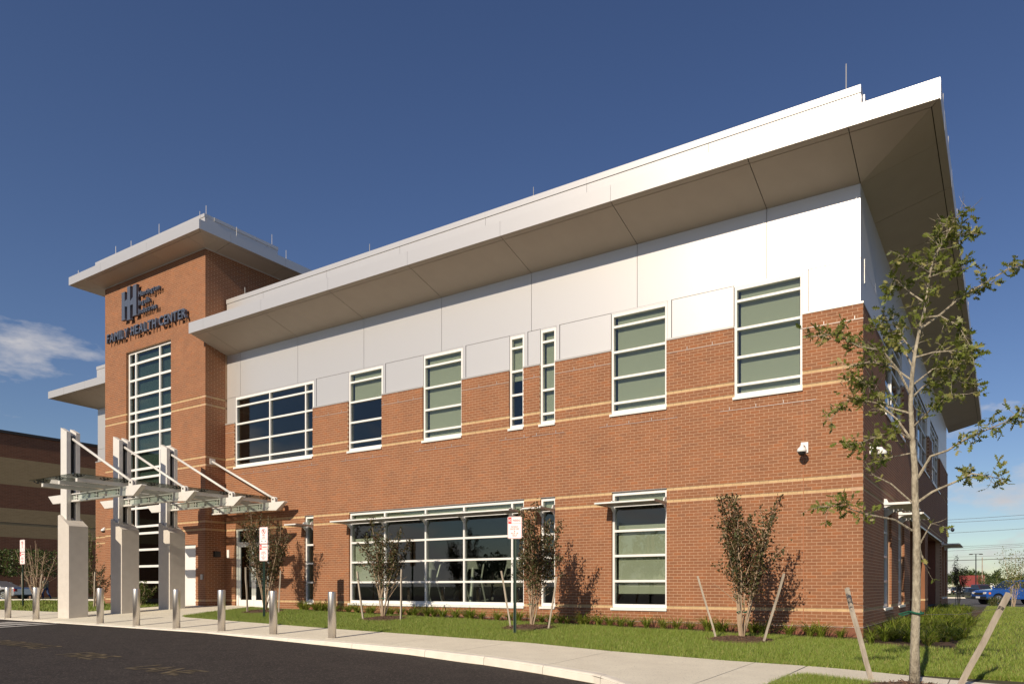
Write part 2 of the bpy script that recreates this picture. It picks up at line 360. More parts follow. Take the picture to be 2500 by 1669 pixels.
# ------------------------------------------------------------------ the clinic
B = empty('clinic_building')
tag(B, 'two-storey orange brick clinic with silver metal cladding, wide eaves and a tall entrance tower', 'building')
CL, CU = .0677, .069
def courses(ztop):
    z = .152 - 2 * CL; L = []
    while z < 3.266 - .01: L.append((z, z + CL)); z += CL
    z = 3.266
    while z < ztop - .03: L.append((z, min(z + CU, ztop))); z += CU
    return L
BANDS = [(.4905, .558), (2.928, 2.996), (3.198, 3.266), (5.129, 5.198), (5.405, 5.474)]
TBANDS = BANDS + [(7.199, 7.268), (7.475, 7.544)]
BL = .2032; JT = .0095
ALLB = []                                             # (distance, wall, kind, box)
def wall_bricks(walln, a0, a1, z1, opens, mp, bands, phase=0.0, zmin=.186):
    """brick boxes on one wall; a = along the wall, mp maps (a, depth-in, z) to world"""
    out = {'brick': [], 'tan': []}
    for ci, (z0, zz) in enumerate(courses(z1)):
        if zz <= zmin + .03: continue
        zc = (z0 + zz) / 2; kind = 'brick'
        for b0, b1 in bands:
            if b0 - .005 < zc < b1 + .005: kind = 'tan'
        segs = [(a0, a1)]
        for (o0, o1, p0, p1) in opens:
            if p0 < zc < p1:
                ns = []
                for s0, s1 in segs:
                    if o1 <= s0 or o0 >= s1: ns.append((s0, s1)); continue
                    if o0 > s0: ns.append((s0, o0))
                    if o1 < s1: ns.append((o1, s1))
                segs = ns
        off = phase + (BL / 2 if ci % 2 else 0)
        for s0, s1 in segs:
            k0 = math.floor((s0 - off) / BL); k1 = math.ceil((s1 - off) / BL)
            for k in range(k0, k1):
                p = max(off + k * BL + JT / 2, s0); q = min(off + (k + 1) * BL - JT / 2, s1)
                if q - p < .02: continue
                out[kind].append((p, q, max(z0, zmin) + JT / 2, zz - JT / 2))
    for kind, L in out.items():
        for bx in L:
            c = Vector(mp((bx[0] + bx[1]) / 2, 0, (bx[2] + bx[3]) / 2))
            ALLB.append(((c - CAM).length, walln, kind, bx, mp))
def wall_back(walln, a0, a1, z0, z1, opens, mp, thick=.24, m='mortar', d0=.0025, jamb=.006, bands=()):
    """mortar backing with real openings"""
    xs = sorted({a0, a1} | {v for o in opens for v in (o[0] - jamb, o[1] + jamb) if a0 < v < a1})
    mb = MB(); hard = opens; opens = list(opens) + [(a0 - 1, a1 + 1, b0 + jamb + .003, b1 - jamb - .003) for b0, b1 in bands]
    for p, q in zip(xs[:-1], xs[1:]):
        c = (p + q) / 2
        cuts = sorted([(o[2] - jamb, o[3] + jamb) for o in opens if o[0] - jamb <= c <= o[1] + jamb]); z = z0
        spans = []
        for u, v in cuts:
            if u > z: spans.append((z, min(u, z1)))
            z = max(z, v)
        if z < z1: spans.append((z, z1))
        for u, v in spans:
            P = [mp(a, d, zz) for zz in (u, v) for d in (d0, thick) for a in (p, q)]
            mb.add(P, [(0, 2, 3, 1), (4, 5, 7, 6), (0, 1, 5, 4), (2, 6, 7, 3), (0, 4, 6, 2), (1, 3, 7, 5)])
        for b0, b1 in bands:
            if b1 > z1 or any(o[0] - jamb <= c <= o[1] + jamb and o[2] < (b0 + b1) / 2 < o[3] for o in hard): continue
            P = [mp(a, d, zz) for zz in (b0, b1) for d in (d0 + .018, thick) for a in (p, q)]
            mb.add(P, [(0, 2, 3, 1), (4, 5, 7, 6), (0, 1, 5, 4), (2, 6, 7, 3), (0, 4, 6, 2), (1, 3, 7, 5)])
    return mb.build(walln, M[m], B)
mpF = lambda a, d, z: (a, d, z)                       # front wall, plane Y = 0
mpT = lambda a, d, z: (a, -.685 + d, z)               # tower front
mpR = lambda a, d, z: (-21.435 - d, a, z)             # tower right face (faces +X)
mpS = lambda a, d, z: (-d, a, z)                      # side wall, plane X = 0 (faces +X)
mpL = lambda a, d, z: (a, 1.45 + d, z)                # left wing
UZ0, UZ1 = 5.13, 7.545; GZ0, GZ1 = .50, 3.25
UW = [(-20.91, -16.77), (-15.12, -13.655), (-12.0, -10.545), (-8.905, -8.44), (-7.915, -7.445), (-5.82, -4.34), (-2.71, -1.212)]
GW = [(-17.165, -16.735), (-15.07, -8.42), (-7.90, -7.445), (-5.795, -4.335)]
DOOR = (-20.87, -18.98, .1, 2.985)
op_front = [(a, b, UZ0, UZ1) for a, b in UW] + [(a, b, GZ0, GZ1) for a, b in GW] + [DOOR]
TW = (-26.6, -23.56, .22, 9.815); TD = (-23.0, -22.025, .1, 2.457)
op_tower = [TW, TD]
SW_G = [(2.75, 4.0), (5.3, 6.54), (20.2, 21.3), (21.9, 23.0)]; SW_U = [(2.95, 6.5), (9.5, 13.9), (15.2, 19.0)]
op_side = [(a, b, GZ0, GZ1 - .2) for a, b in SW_G] + [(a, b, UZ0, UZ1) for a, b in SW_U] + [(7.9, 19.8, -.2, 3.06)]
walls = {}
walls['front_wall'] = wall_back('front_wall', -21.435, -.008, -.3, 6.647, op_front, mpF, bands=BANDS)
walls['tower_wall'] = wall_back('tower_wall', -28.17, -21.443, -.1, 12.56, op_tower, mpT, bands=TBANDS)
walls['tower_side_wall'] = wall_back('tower_side_wall', -.677, 4.2, 0, 12.56, [], mpR, bands=TBANDS, d0=.0005)
walls['side_wall'] = wall_back('side_wall', .008, 24.0, -.3, 6.647, op_side, mpS, bands=BANDS, d0=.0005)
walls['wing_wall'] = wall_back('wing_wall', -33.85, -28.17, -.1, 6.647, [], mpL, bands=BANDS)
# tall piece of the tower: left face and back
mb = MB(); mb.box(-28.16, -27.9, -.44, 4.2, 0, 12.55); mb.box(-28.1, -21.7, 4.0, 4.2, 9, 12.55); mb.build('tower_rear_wall', M['brick'], B)
wall_bricks('front_wall', -21.435, 0, 6.647, op_front, mpF, BANDS)
wall_bricks('tower_wall', -28.17, -21.435, 12.56, op_tower, mpT, TBANDS, phase=.03)
wall_bricks('tower_side_wall', -.685 + .064, 4.2, 12.56, [(0, 9, 0, 9.7)], mpR, TBANDS, phase=-.685)
wall_bricks('side_wall', .064, 24.0, 6.647, op_side, mpS, BANDS, phase=0)
wall_bricks('wing_wall', -33.85, -28.17, 6.647, [], mpL, BANDS, phase=.1)
ALLB.sort(key=lambda t: t[0])
cnt = {'brick': 0, 'tan': 0}; rest = {}
cache = {}
nm = {'brick': 'brick', 'tan': 'band_block'}
FQ = [(0, 1, 5, 4), (0, 4, 6, 2), (1, 3, 7, 5), (4, 5, 7, 6), (0, 2, 3, 1)]
for d, wn_, kind, bx, mp_ in ALLB:
    p, q, z0, z1 = bx; lo = .014 if kind == 'tan' else (0.0 if 'side' in wn_ else random.uniform(-.0006, .0004))
    use = cnt[kind] < 290 and wn_ == 'front_wall'
    if use:
        cnt[kind] += 1
        key = (kind, round(q - p, 3), round(z1 - z0, 3))
        if key not in cache:
            w, h = q - p, z1 - z0
            V = [(a, dd, zz) for zz in (-h / 2, h / 2) for dd in (0, .06) for a in (-w / 2, w / 2)]
            me = bpy.data.meshes.new(nm[kind]); me.from_pydata(V, [], FQ); me.materials.append(M[kind]); cache[key] = me
        o = bpy.data.objects.new(nm[kind], cache[key]); COL.objects.link(o); o.parent = walls[wn_]
        o.location = ((p + q) / 2, lo, (z0 + z1) / 2)
    else:
        rest.setdefault((wn_, kind), []).append([mp_(a, dd, zz) for zz in (z0, z1) for dd in (lo, .06) for a in (p, q)])
for (wn_, kind), L in rest.items():
    V = np.array(L, np.float32).reshape(-1, 3); n = len(L)
    F = (np.array(FQ)[None] + 8 * np.arange(n)[:, None, None]).reshape(-1, 4)
    np_mesh(nm[kind] + '_courses', V, F, M[kind], walls[wn_], 'stuff')
# plinth below the flashing, flashings, movement joints
MB().box(-21.43, .004, -.006, .05, -.3, .180).build('plinth', M['basebrick'], B)
MB().box(-.05, .006, .052, 7.9, -.3, .180).build('plinth', M['basebrick'], B)
MB().box(-.05, .006, 19.8, 24, -.3, .180).build('plinth', M['basebrick'], B)
def flashing(x0, x1, z, mp_, d=-.010):
    P = [mp_(a, dd, zz) for zz in (z - .004, z + .004) for dd in (d, .02) for a in (x0, x1)]
    MB().add(P, [(0, 2, 3, 1), (4, 5, 7, 6), (0, 1, 5, 4), (2, 6, 7, 3), (0, 4, 6, 2), (1, 3, 7, 5)]).build('flashing', M['flash'], B)
flashing(-21.43, .01, .186, mpF); flashing(.02, 7.9, .186, mpS)
for a, b in zip([-21.435] + [w[1] for w in UW], [w[0] for w in UW] + [0.01]): flashing(a, b, 6.352, mpF, -.006)
for a, b in UW: flashing(a - .32, b + .28, 4.855, mpF, -.006)
for a, b in GW: flashing(a, b, 3.262, mpF, -.008)
for x, z0, z1 in ((-1.19, .19, 5.06), (-4.338, 3.27, 5.06), (-7.446, 3.27, 5.06), (-13.64, 3.27, 5.06)):
    MB().box(x - .005, x + .005, -.003, .02, z0, z1).build('movement_joint', M['sealant'], B)
# metal cap flashing between brick and cladding
for a, b in zip([-21.43] + [w[1] for w in UW], [w[0] for w in UW] + [.012]): MB().box(a, b, -.012, .07, 6.649, 6.69).build('cap_flashing', M['flash'], B)
for a, b in zip([.072] + [w[1] for w in SW_U], [w[0] for w in SW_U] + [24.0]): MB().box(-.07, .012, a, b, 6.649, 6.69).build('cap_flashing', M['flash'], B)
MB().box(-33.86, -28.17, 1.438, 1.52, 6.649, 6.69).build('cap_flashing', M['flash'], B)
# weep-hole inserts (short white ticks over flashings)
mb = MB()
for a, b in UW:
    x = a - .1
    while x < b + .1: mb.box(x - .006, x + .006, -.006, .004, 4.865, 4.93); x += .6
x = -20.9
while x < 0:
    if not any(a - .05 < x < b + .05 for a, b in UW): mb.box(x - .006, x + .006, -.006, .004, 6.362, 6.425)
    x += .61
mb.build('weep_vents', M['flash'], B, kind='stuff')

# ---- cladding panels
def clad_back(name, boxes):
    mb = MB()
    for b in boxes: mb.box(*b)
    return mb.build(name, M['seam'], B)
def cells(a0, a1, z0, z1, opens):
    xs = sorted({a0, a1} | {v for o in opens for v in o[:2] if a0 < v < a1}); L = []
    for p, q in zip(xs[:-1], xs[1:]):
        c = (p + q) / 2; top = max([o[3] for o in opens if o[0] < c < o[1]] + [z0])
        if top < z1: L.append((p, q, top, z1))
    return L
cf = clad_back('front_cladding', [(p, q, .105, .3, u, v) for p, q, u, v in cells(-21.435, -.105, 6.60, 9.1, [(a, b, 0, UZ1 + .02) for a, b in UW])])
cs = clad_back('side_cladding', [(-.3, -.105, p, q, u, v) for p, q, u, v in cells(.105, 24, 6.60, 9.1, [(a, b, 0, UZ1 + .02) for a, b in SW_U])])
cw = clad_back('wing_cladding', [(-33.75, -28.1, 1.56, 1.75, 6.6, 9.1)])
def panelF(x0, x1, z0, z1, y=.06, par=None): MB().box(x0 + .006, x1 - .006, y, y + .04, z0 + .006, z1 - .006).build('panel', M['silver'], par or cf)
sx = [-21.43, -20.66, -17.58, -14.48, -11.33, -8.22, -5.13, -1.99, -.06]
for a, b in zip(sx[:-1], sx[1:]): panelF(a, b, 7.585, 9.085)
ed = [-21.43] + [v for w in UW for v in w] + [-.06]
for a, b in zip(ed[0::2], ed[1::2]):
    panelF(a + (.11 if a > -21 else 0), b - .02, 6.69, 7.585)
    if a > -21: MB().box(a + .004, a + .10, .052, .10, 6.692, 7.60).build('jamb_trim', M['silver'], cf)
for a, b in UW: MB().box(a - .01, b + .01, .052, .10, UZ1 + .004, 7.583).build('head_trim', M['silver'], cf)
sy = [.06, 1.9, 3.75, 6.85, 9.95, 13.05, 16.15, 19.25, 22.3, 24.0]
for a, b in zip(sy[:-1], sy[1:]): MB().box(-.10, -.06, a + .006, b - .006, 7.59, 9.08).build('panel', M['silver'], cs)
e2 = [.06] + [v for w in SW_U for v in w] + [24.0]
for a, b in zip(e2[0::2], e2[1::2]): MB().box(-.10, -.06, a + .006, b - .006, 6.70, 7.58).build('panel', M['silver'], cs)
MB().box(-.06, -.052, .50, .515, 7.25, 7.75).build('conductor_strip', M['flash'], cs)
for a, b in ((-33.8, -31.9), (-31.9, -28.1)):
    panelF(a, b, 6.69, 7.25, 1.51, cw); panelF(a, b, 7.25, 9.085, 1.51, cw)

# ---- roofs
def roof(name, x0, x1, y0, y1, wx0, wx1, wy0, zs, zb, zt, fx, fy, left=True, wy1=None):
    """eaves box: fascia x0..x1 / y0..y1; walls at wx0,wx1,wy0; soffit zs at wall, zb at fascia; fascia zb..zt; fx/fy seam positions"""
    R = MB().box(x0 + .05, x1 - .05, y0 + .05, y1 - .05, zt - .03, zt - .012).build(name, M['flash'], B)
    T = .045
    X = [x0] + [v for v in fx if x0 + .2 < v < x1 - .2] + [x1]
    for a, b in zip(X[:-1], X[1:]): MB().box(a + .003, b - .003, y0, y0 + T, zb, zt).build('fascia_panel', M['silver'], R)
    Y = [y0 + T + .002] + [v for v in fy if y0 + .2 < v < y1 - .2] + [y1]
    for a, b in zip(Y[:-1], Y[1:]):
        MB().box(x1 - T, x1, a + .003, b - .003, zb, zt).build('fascia_panel', M['silver'], R)
        if left: MB().box(x0, x0 + T, a + .003, b - .003, zb, zt).build('fascia_panel', M['silver'], R)
    def so(pts): MB().prism(pts, (0, 0, .02)).build('soffit_panel', M['soffit'], R)
    MB().box(x0 + .1, x1 - .1, y0 + .1, y1 - .1, zb + .03, zb + .04).build('soffit_backing', M['seam'], R)
    sl = (zb - zs) / (wy0 - y0); g = .008; e = .13
    def zf(y): return zs + (wy0 - y) * sl
    slx = (zb - zs) / (x1 - wx1)
    def zr(x): return zs + (x - wx1) * slx
    Xf = [wx0] + [v for v in fx if wx0 + .2 < v < wx1 - .05] + [wx1]
    for a, b in zip(Xf[:-1], Xf[1:]):
        so([(a + g, wy0, zs), (b - g, wy0, zs), (b - g, y0 + e, zf(y0 + e)), (a + g, y0 + e, zf(y0 + e))])
        so([(a + g, y0 + e - .016, zf(y0 + e)), (b - g, y0 + e - .016, zf(y0 + e)), (b - g, y0 + .01, zb), (a + g, y0 + .01, zb)])
    ex = x1 - e * (x1 - wx1) / (wy0 - y0)
    so([(wx1 + g, wy0, zs + .001), (ex, y0 + e, zf(y0 + e)), (wx1 + g, y0 + e, zf(y0 + e))])
    so([(wx1 + g, y0 + e - .016, zf(y0 + e)), (ex, y0 + e - .016, zf(y0 + e)), (x1 - .01, y0 + .01, zb), (wx1 + g, y0 + .01, zb)])
    so([(wx1 + .003, wy0 + .004, zs + .001), (ex, wy0 + .004, zr(ex)), (ex, y0 + e + .004, zr(ex))])
    so([(ex + .016, wy0, zr(ex)), (x1 - .01, wy0, zb), (x1 - .01, y0 + .012, zb), (ex + .016, y0 + e, zr(ex))])
    wy1 = wy1 or y1
    Yf = [wy0] + [v for v in fy if wy0 + .2 < v < wy1 - .2] + [wy1]
    for a, b in zip(Yf[:-1], Yf[1:]):
        so([(wx1, a + g, zs), (ex, a + g, zr(ex)), (ex, b - g, zr(ex)), (wx1, b - g, zs)])
        so([(ex + .016, a + g, zr(ex)), (x1 - .01, a + g, zb), (x1 - .01, b - g, zb), (ex + .016, b - g, zr(ex))])
    if left:
        sll = (zb - zs) / (wx0 - x0)
        so([(wx0 - g, wy0, zs), (wx0 - g, y0 + .01, zb), (x0 + .01, y0 + .01, zb)])
        so([(wx0, wy0 + .004, zs), (x0 + .01, y0 + .014, zb), (x0 + .01, wy1, zb), (wx0, wy1, zs)])
    return R
RF = roof('main_roof', -21.50, 1.495, -1.2, 25.5, -21.43, -.06, .06, 9.08, 9.476, 9.836,
          [-20.66, -17.58, -14.48, -11.33, -8.22, -5.13, -1.99, -.06], [-.226, 1.8, 3.7, 6.8, 9.9, 13, 16.1, 19.2, 22.2, 24], left=False)
RT = roof('tower_roof', -29.38, -20.56, -1.38, 5.2, -28.17, -21.435, -.685, 12.56, 12.69, 13.0, [-26.95, -23.75], [-.34, 1.69, 3.7])
MB().box(-28.18, -21.42, -.70, -.684, 12.535, 12.562).build('soffit_trim', M['silver'], B); MB().box(-21.437, -21.42, -.683, 4.2, 12.535, 12.562).build('soffit_trim', M['silver'], B)
RW = roof('wing_roof', -35.35, -28.2, .25, 9, -33.8, -28.25, 1.51, 9.08, 9.476, 9.79, [-33.9, -32.0], [3, 6])
def parapet(par, x0, x1, y0, y1, z0, z1, zc, seams):
    mb = MB(); mb.box(x0 + .05, x1 - .05, y0 + .05, y1 - .05, z0, z1 - .02); mb.build('parapet_core', M['seam'], par)
    X = [x0] + [s for s in seams if x0 + .3 < s < x1 - .3] + [x1]
    for a, b in zip(X[:-1], X[1:]):
        MB().box(a + .004, b - .004, y0, y0 + .04, z0, zc - .006).build('parapet_panel', M['silver'], par)
        MB().box(a + .001, b - .001, y0 - .02, y0 + .3, zc, z1).build('parapet_coping', M['silver'], par)
    for xx in (x1, x0):
        s = 1 if xx == x1 else -1
        MB().box(min(xx, xx - s * .04), max(xx, xx - s * .04), y0 + .05, y1, z0, zc - .006).build('parapet_panel', M['silver'], par)
        MB().box(min(xx + s * .02, xx - s * .3), max(xx + s * .02, xx - s * .3), y0 + .31, y1 + .01, zc, z1 - .001).build('parapet_coping', M['silver'], par)
parapet(RF, -21.35, -.04, 0.0, 23.5, 9.80, 11.01, 10.86, [-19.3, -16.1, -12.9, -9.7, -6.5, -3.3])
parapet(RT, -28.2, -20.93, -.985, 1.63, 12.98, 13.46, 13.35, [-25.8, -23.4])
parapet(RW, -33.75, -28.2, 1.45, 8.5, 9.76, 11.0, 10.86, [-31])
def rod(x, y, z, h, par, r=.009): MB().tube([(x, y, z - .02), (x, y, z + h * .96), (x, y, z + h)], [r, r * .9, r * .4], 6).build('lightning_rod', M['flash'], par)
for x in (-.35,): rod(x, .12, 11.01, .62, RF, .012)
for x in (-8.2, -14.3, -20.5): rod(x, .12, 11.01, .32, RF)
for x in (-29.05,): rod(x, -1.2, 13.0, .28, RT)
for x, y, z, h in ((-27.0, -.85, 13.46, .42), (-25.9, -.85, 13.46, .36), (-24.0, -.85, 13.46, .5), (-21.1, -.85, 13.46, .38), (-20.75, -1.25, 13.0, .36), (-21.0, 1.45, 13.46, .42), (-20.62, -.1, 13.0, .34), (-20.62, 1.75, 13.0, .34), (-20.62, 3.6, 13.0, .34)): rod(x, y, z, h, RT)
rod(-33.3, 1.6, 11.0, .5, RW)
for y in (-.226, 1.15, 4.2, 7.3, 10.4, 13.5, 16.6, 19.7, 22.5): rod(1.47, y, 9.836, .34, RF)

# ---- windows
def window(x0, x1, z0, z1, cols, rows, yf=.05, glass='glass', blinds=(), par=None, mp=None, sill=True, fw=.055, mw=.055, shade=None, gaps=None):
    """mp maps (along, depth, z); frame parts, panes, blinds"""
    mp = mp or mpF
    def bx(a0, a1, d0, d1, u, v):
        return [mp(a, d, zz) for zz in (u, v) for d in (d0, d1) for a in (a0, a1)], [(0, 2, 3, 1), (4, 5, 7, 6), (0, 1, 5, 4), (2, 6, 7, 3), (0, 4, 6, 2), (1, 3, 7, 5)]
    D = .11
    f = MB(); f.add(*bx(x0, x0 + fw, yf, yf + D, z0, z1)); f.add(*bx(x1 - fw, x1, yf, yf + D, z0, z1))
    f.add(*bx(x0 + fw, x1 - fw, yf, yf + D, z1 - .075, z1)); f.add(*bx(x0 + fw, x1 - fw, yf, yf + D, z0, z0 + .085))
    w = f.build('window', M['frame'], B)
    if sill:
        s = MB(); s.add(*bx(x0 - .02, x1 + .012, -.035, yf - .002, z0 - .042, z0 - .004)); s.add(*bx(x0 - .02, x1 + .012, -.035, -.02, z0 - .062, z0 - .043)); s.build('sill', M['frame'], w)
    cs_ = [x0 + fw - mw / 2] + list(cols) + [x1 - fw + mw / 2]; rs = [z0 + .085 - mw / 2] + sorted(rows) + [z1 - .075 + mw / 2]
    for c in cols:
        m_ = MB(); m_.add(*bx(c - mw / 2, c + mw / 2, yf + .001, yf + D - .001, z0 + .085, z1 - .075)); m_.build('mullion', M['frame'], w)
    for c0, c1 in zip(cs_[:-1], cs_[1:]):
        for r in rows:
            m_ = MB(); m_.add(*bx(c0 + mw / 2, c1 - mw / 2, yf + .003, yf + D - .003, r - mw / 2, r + mw / 2)); m_.build('transom', M['frame'], w)
        for r0, r1 in zip(rs[:-1], rs[1:]):
            g = MB(); g.add(*bx(c0 + mw / 2 - .008, c1 - mw / 2 + .008, yf + .045, yf + .053, r0 + mw / 2 - .008, r1 - mw / 2 + .008)); g.build('pane', M[glass], w)
    for (a, b, u, v) in blinds:
        s = MB(); s.add(*bx(a, b, yf + .135, yf + .141, u, v)); s.add(*bx(a, b, yf + .13, yf + .145, u - .02, u - .001)); s.build('blind', M['blind'], w)
    return w
UR = [5.40, 6.003, 6.622, 7.232]
def fullblind(a, b, z0=UZ0 + .06, z1=UZ1 - .05, ins=.045): return (a + .055 + ins, b - .055 - ins, z0, z1)
bl = {1: [( -15.12 + .1, -13.655 - .1, 6.72, 7.5)], 2: [fullblind(*UW[2])], 3: [(-8.85, -8.5, 6.42, 7.5)], 4: [fullblind(*UW[4], ins=.03)], 5: [fullblind(*UW[5])], 6: [fullblind(*UW[6])], 0: []}
for i, (a, b) in enumerate(UW):
    window(a, b, UZ0, UZ1, [-19.025, -17.18] if i == 0 else [], UR, blinds=bl[i], glass='glass')
GR = [1.132, 1.735, 2.33, 2.935]
gb_ = {0: [(-17.11, -16.79, 2.95, 3.2)], 1: [(-15.0, -13.62, 1.16, 2.46), (-15.0, -8.48, 2.955, 3.2)], 2: [(-7.84, -7.5, 2.955, 3.2)], 3: [(-5.7, -4.43, .85, 2.47), (-5.7, -4.43, 2.955, 3.2)]}
GWIN = []
for i, (a, b) in enumerate(GW):
    GWIN.append(window(a, b, GZ0, GZ1, [-13.58, -11.94, -10.505, -8.845] if i == 1 else [], GR, blinds=gb_[i]))
def sunshade(a0, a1, par, mp, br, z=2.925, proj=.62, d0=.04, slats=1):
    s = MB()
    def bx(p, q, d, e, u, v): s.add([mp(a, dd, zz) for zz in (u, v) for dd in (d, e) for a in (p, q)], [(0, 2, 3, 1), (4, 5, 7, 6), (0, 1, 5, 4), (2, 6, 7, 3), (0, 4, 6, 2), (1, 3, 7, 5)])
    e_ = MB(); e_.add([mp(a, dd, zz) for zz in (z - .008, z + .026) for dd in (-proj, -proj + .03) for a in (a0, a1)], [(0, 2, 3, 1), (4, 5, 7, 6), (0, 1, 5, 4), (2, 6, 7, 3), (0, 4, 6, 2), (1, 3, 7, 5)])
    w = proj / slats
    for k in range(slats):
        d = -proj + .045 + k * w
        if slats == 1: w = proj - .03
        s.add([mp(a, dd, zz) for a in (a0 + .03, a1 - .03) for dd, zz in ((d, z + .022), (d + w * .9, z - .004), (d + w * .9, z - .016), (d, z + .010))], [(0, 1, 2, 3), (7, 6, 5, 4), (0, 4, 5, 1), (1, 5, 6, 2), (2, 6, 7, 3), (3, 7, 4, 0)])
    for p in (a0, a1 - .03): bx(p, p + .029, -proj + .036, d0, z - .02, z + .033)
    o = s.build('sunshade', M['shade'] if slats == 1 else M['frame'], par); e_.build('sunshade_edge', M['frame'], par)
    for x in br:
        b = MB()
        pts = [(d0 + .008, z - .18), (d0 + .008, z + .15), (-.06, z + .12), (-.10, z + .03), (-.3, z - .02), (-.08, z - .05)]
        b.prism([mp(x - .012, d, zz) for d, zz in pts], Vector(mp(.024, 0, 0)) - Vector(mp(0, 0, 0))); b.build('bracket', M['frame'], o)
sunshade(-17.3, -16.74, GWIN[0], mpF, [-17.13, -16.76])
sunshade(-15.15, -8.42, GWIN[1], mpF, [-15.04, -13.58, -11.94, -10.505, -8.845, -8.45])
sunshade(-8.02, -7.45, GWIN[2], mpF, [-7.87, -7.47])
sunshade(-5.90, -4.34, GWIN[3], mpF, [-5.76, -4.365])
# side wall windows with deep brick reveals
for k, (a, b) in enumerate(SW_G):
    w_ = window(a, b, GZ0, GZ1 - .2, [], [1.132, 1.735, 2.33], yf=.10, mp=mpS, sill=True)
    if k < 2: sunshade(a - .02, b + .5, w_, mpS, [a + .03, b - .05], z=2.93, proj=.62, d0=.09, slats=6)
    elif k == 2: sunshade(20.1, 23.2, w_, mpS, [20.3, 22.9], z=2.93, proj=.75, d0=.09, slats=5)
for a, b in SW_U:
    n = max(2, int((b - a) / 1.2)); window(a, b, UZ0, UZ1, [a + (b - a) * i / n for i in range(1, n)], UR, yf=.10, mp=mpS, glass='dglass')
# tower curtain wall
window(TW[0], TW[1], TW[2], TW[3], [-26.11, -24.465], [1.16, 1.755, 2.37, 2.98, 3.24, 3.93, 4.45, 5.06, 5.38, 6.03, 6.65, 7.22, 7.525, 8.13, 8.75, 9.36], yf=.09, mp=mpT, glass='dglass', sill=False, mw=.08, fw=.07, blinds=[(-26.5, -23.66, 4.5, 9.7)])
# doors
def door(x0, x1, z0, z1, mp, leafs, ztr, mlow):
    def bx(a0, a1, d0, d1, u, v): return [mp(a, d, zz) for zz in (u, v) for d in (d0, d1) for a in (a0, a1)], [(0, 2, 3, 1), (4, 5, 7, 6), (0, 1, 5, 4), (2, 6, 7, 3), (0, 4, 6, 2), (1, 3, 7, 5)]
    f = MB()
    f.add(*bx(x0, x0 + .09, .05, .17, z0, z1)); f.add(*bx(x1 - .09, x1, .05, .17, z0, z1)); f.add(*bx(x0 + .09, x1 - .09, .05, .17, z1 - .06, z1)); f.add(*bx(x0 + .09, x1 - .09, .052, .168, ztr - .03, ztr + .03))
    d = f.build('door', M['frame'], B)
    g = MB(); g.add(*bx(x0 + .085, x1 - .085, .10, .108, ztr + .025, z1 - .055)); g.build('transom_pane', M['dglass'], d)
    W_ = (x1 - x0 - .18) / leafs
    for k in range(leafs):
        a = x0 + .09 + k * W_ + .004; b = a + W_ - .008; zt = ztr - .034; zb = z0 + .12
        l = MB(); l.add(*bx(a, a + .11, .07, .115, zb, zt)); l.add(*bx(b - .11, b, .07, .115, zb, zt)); l.add(*bx(a + .11, b - .11, .07, .115, zt - .1, zt)); l.add(*bx(a + .11, b - .11, .07, .115, zb, mlow))
        lf = l.build('door_leaf', M['frame'], d)
        g = MB(); g.add(*bx(a + .105, b - .105, .088, .096, mlow - .005, zt - .095)); g.build('pane', M['dglass'], lf)
        hx = b - .055 if k == 0 else a + .055
        h = MB(); h.tube([mp(hx, .07, 1.15), mp(hx, .02, 1.17), mp(hx, .02, 1.45), mp(hx, .07, 1.47)], .012, 6); h.build('handle', M['chrome'], lf)
door(DOOR[0], DOOR[1], DOOR[2] + .02, DOOR[3], mpF, 2, 2.50, .545)
mb = MB(); mb.box(TD[0], TD[1], -.60, -.56, TD[2], TD[3] - .13); dd_ = mb.build('door', M['frame'], B)
MB().box(TD[0], TD[1], -.63, -.55, TD[3] - .125, TD[3]).build('door_head', M['frame'], dd_)
# side entry recess and pier
mb = MB(); mb.box(-2.2, -.25, 7.7, 7.9, -.2, 3.06); mb.box(-2.2, -.25, 19.8, 20.0, -.2, 3.06); mb.box(-2.4, -2.2, 7.7, 20, -.2, 3.06); mb.box(-2.4, -.25, 7.9, 19.8, 3.061, 3.12); mb.build('entry_recess', M['basebrick'], B)
mb = MB(); mb.box(-.62, -.02, 12.6, 13.67, -.2, 3.05); mb.build('entry_pier', M['brick'], B)
MB().box(-.63, -.012, 12.59, 13.68, .49, .558).build('pier_band', M['tan'], B)
MB().box(-.03, .02, 7.9, 19.8, 3.0, 3.06).build('lintel', M['flash'], B)
# interior: floors and room walls seen through the glass
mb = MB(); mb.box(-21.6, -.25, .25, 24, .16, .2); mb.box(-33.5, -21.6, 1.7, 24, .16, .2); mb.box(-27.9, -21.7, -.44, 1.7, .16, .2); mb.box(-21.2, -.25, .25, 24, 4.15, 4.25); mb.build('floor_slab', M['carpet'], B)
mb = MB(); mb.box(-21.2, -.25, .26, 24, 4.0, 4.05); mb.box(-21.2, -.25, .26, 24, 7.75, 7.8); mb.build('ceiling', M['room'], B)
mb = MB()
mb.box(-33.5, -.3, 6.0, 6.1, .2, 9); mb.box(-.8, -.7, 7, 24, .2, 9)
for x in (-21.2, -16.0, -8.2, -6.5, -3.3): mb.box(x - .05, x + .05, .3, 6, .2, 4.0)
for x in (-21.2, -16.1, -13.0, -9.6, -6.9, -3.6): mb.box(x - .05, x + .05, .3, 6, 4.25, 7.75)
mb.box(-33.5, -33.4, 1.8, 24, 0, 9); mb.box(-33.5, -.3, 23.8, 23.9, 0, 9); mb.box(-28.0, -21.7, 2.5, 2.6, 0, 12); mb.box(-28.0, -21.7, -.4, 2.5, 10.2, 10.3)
mb.build('partition', M['room'], B)
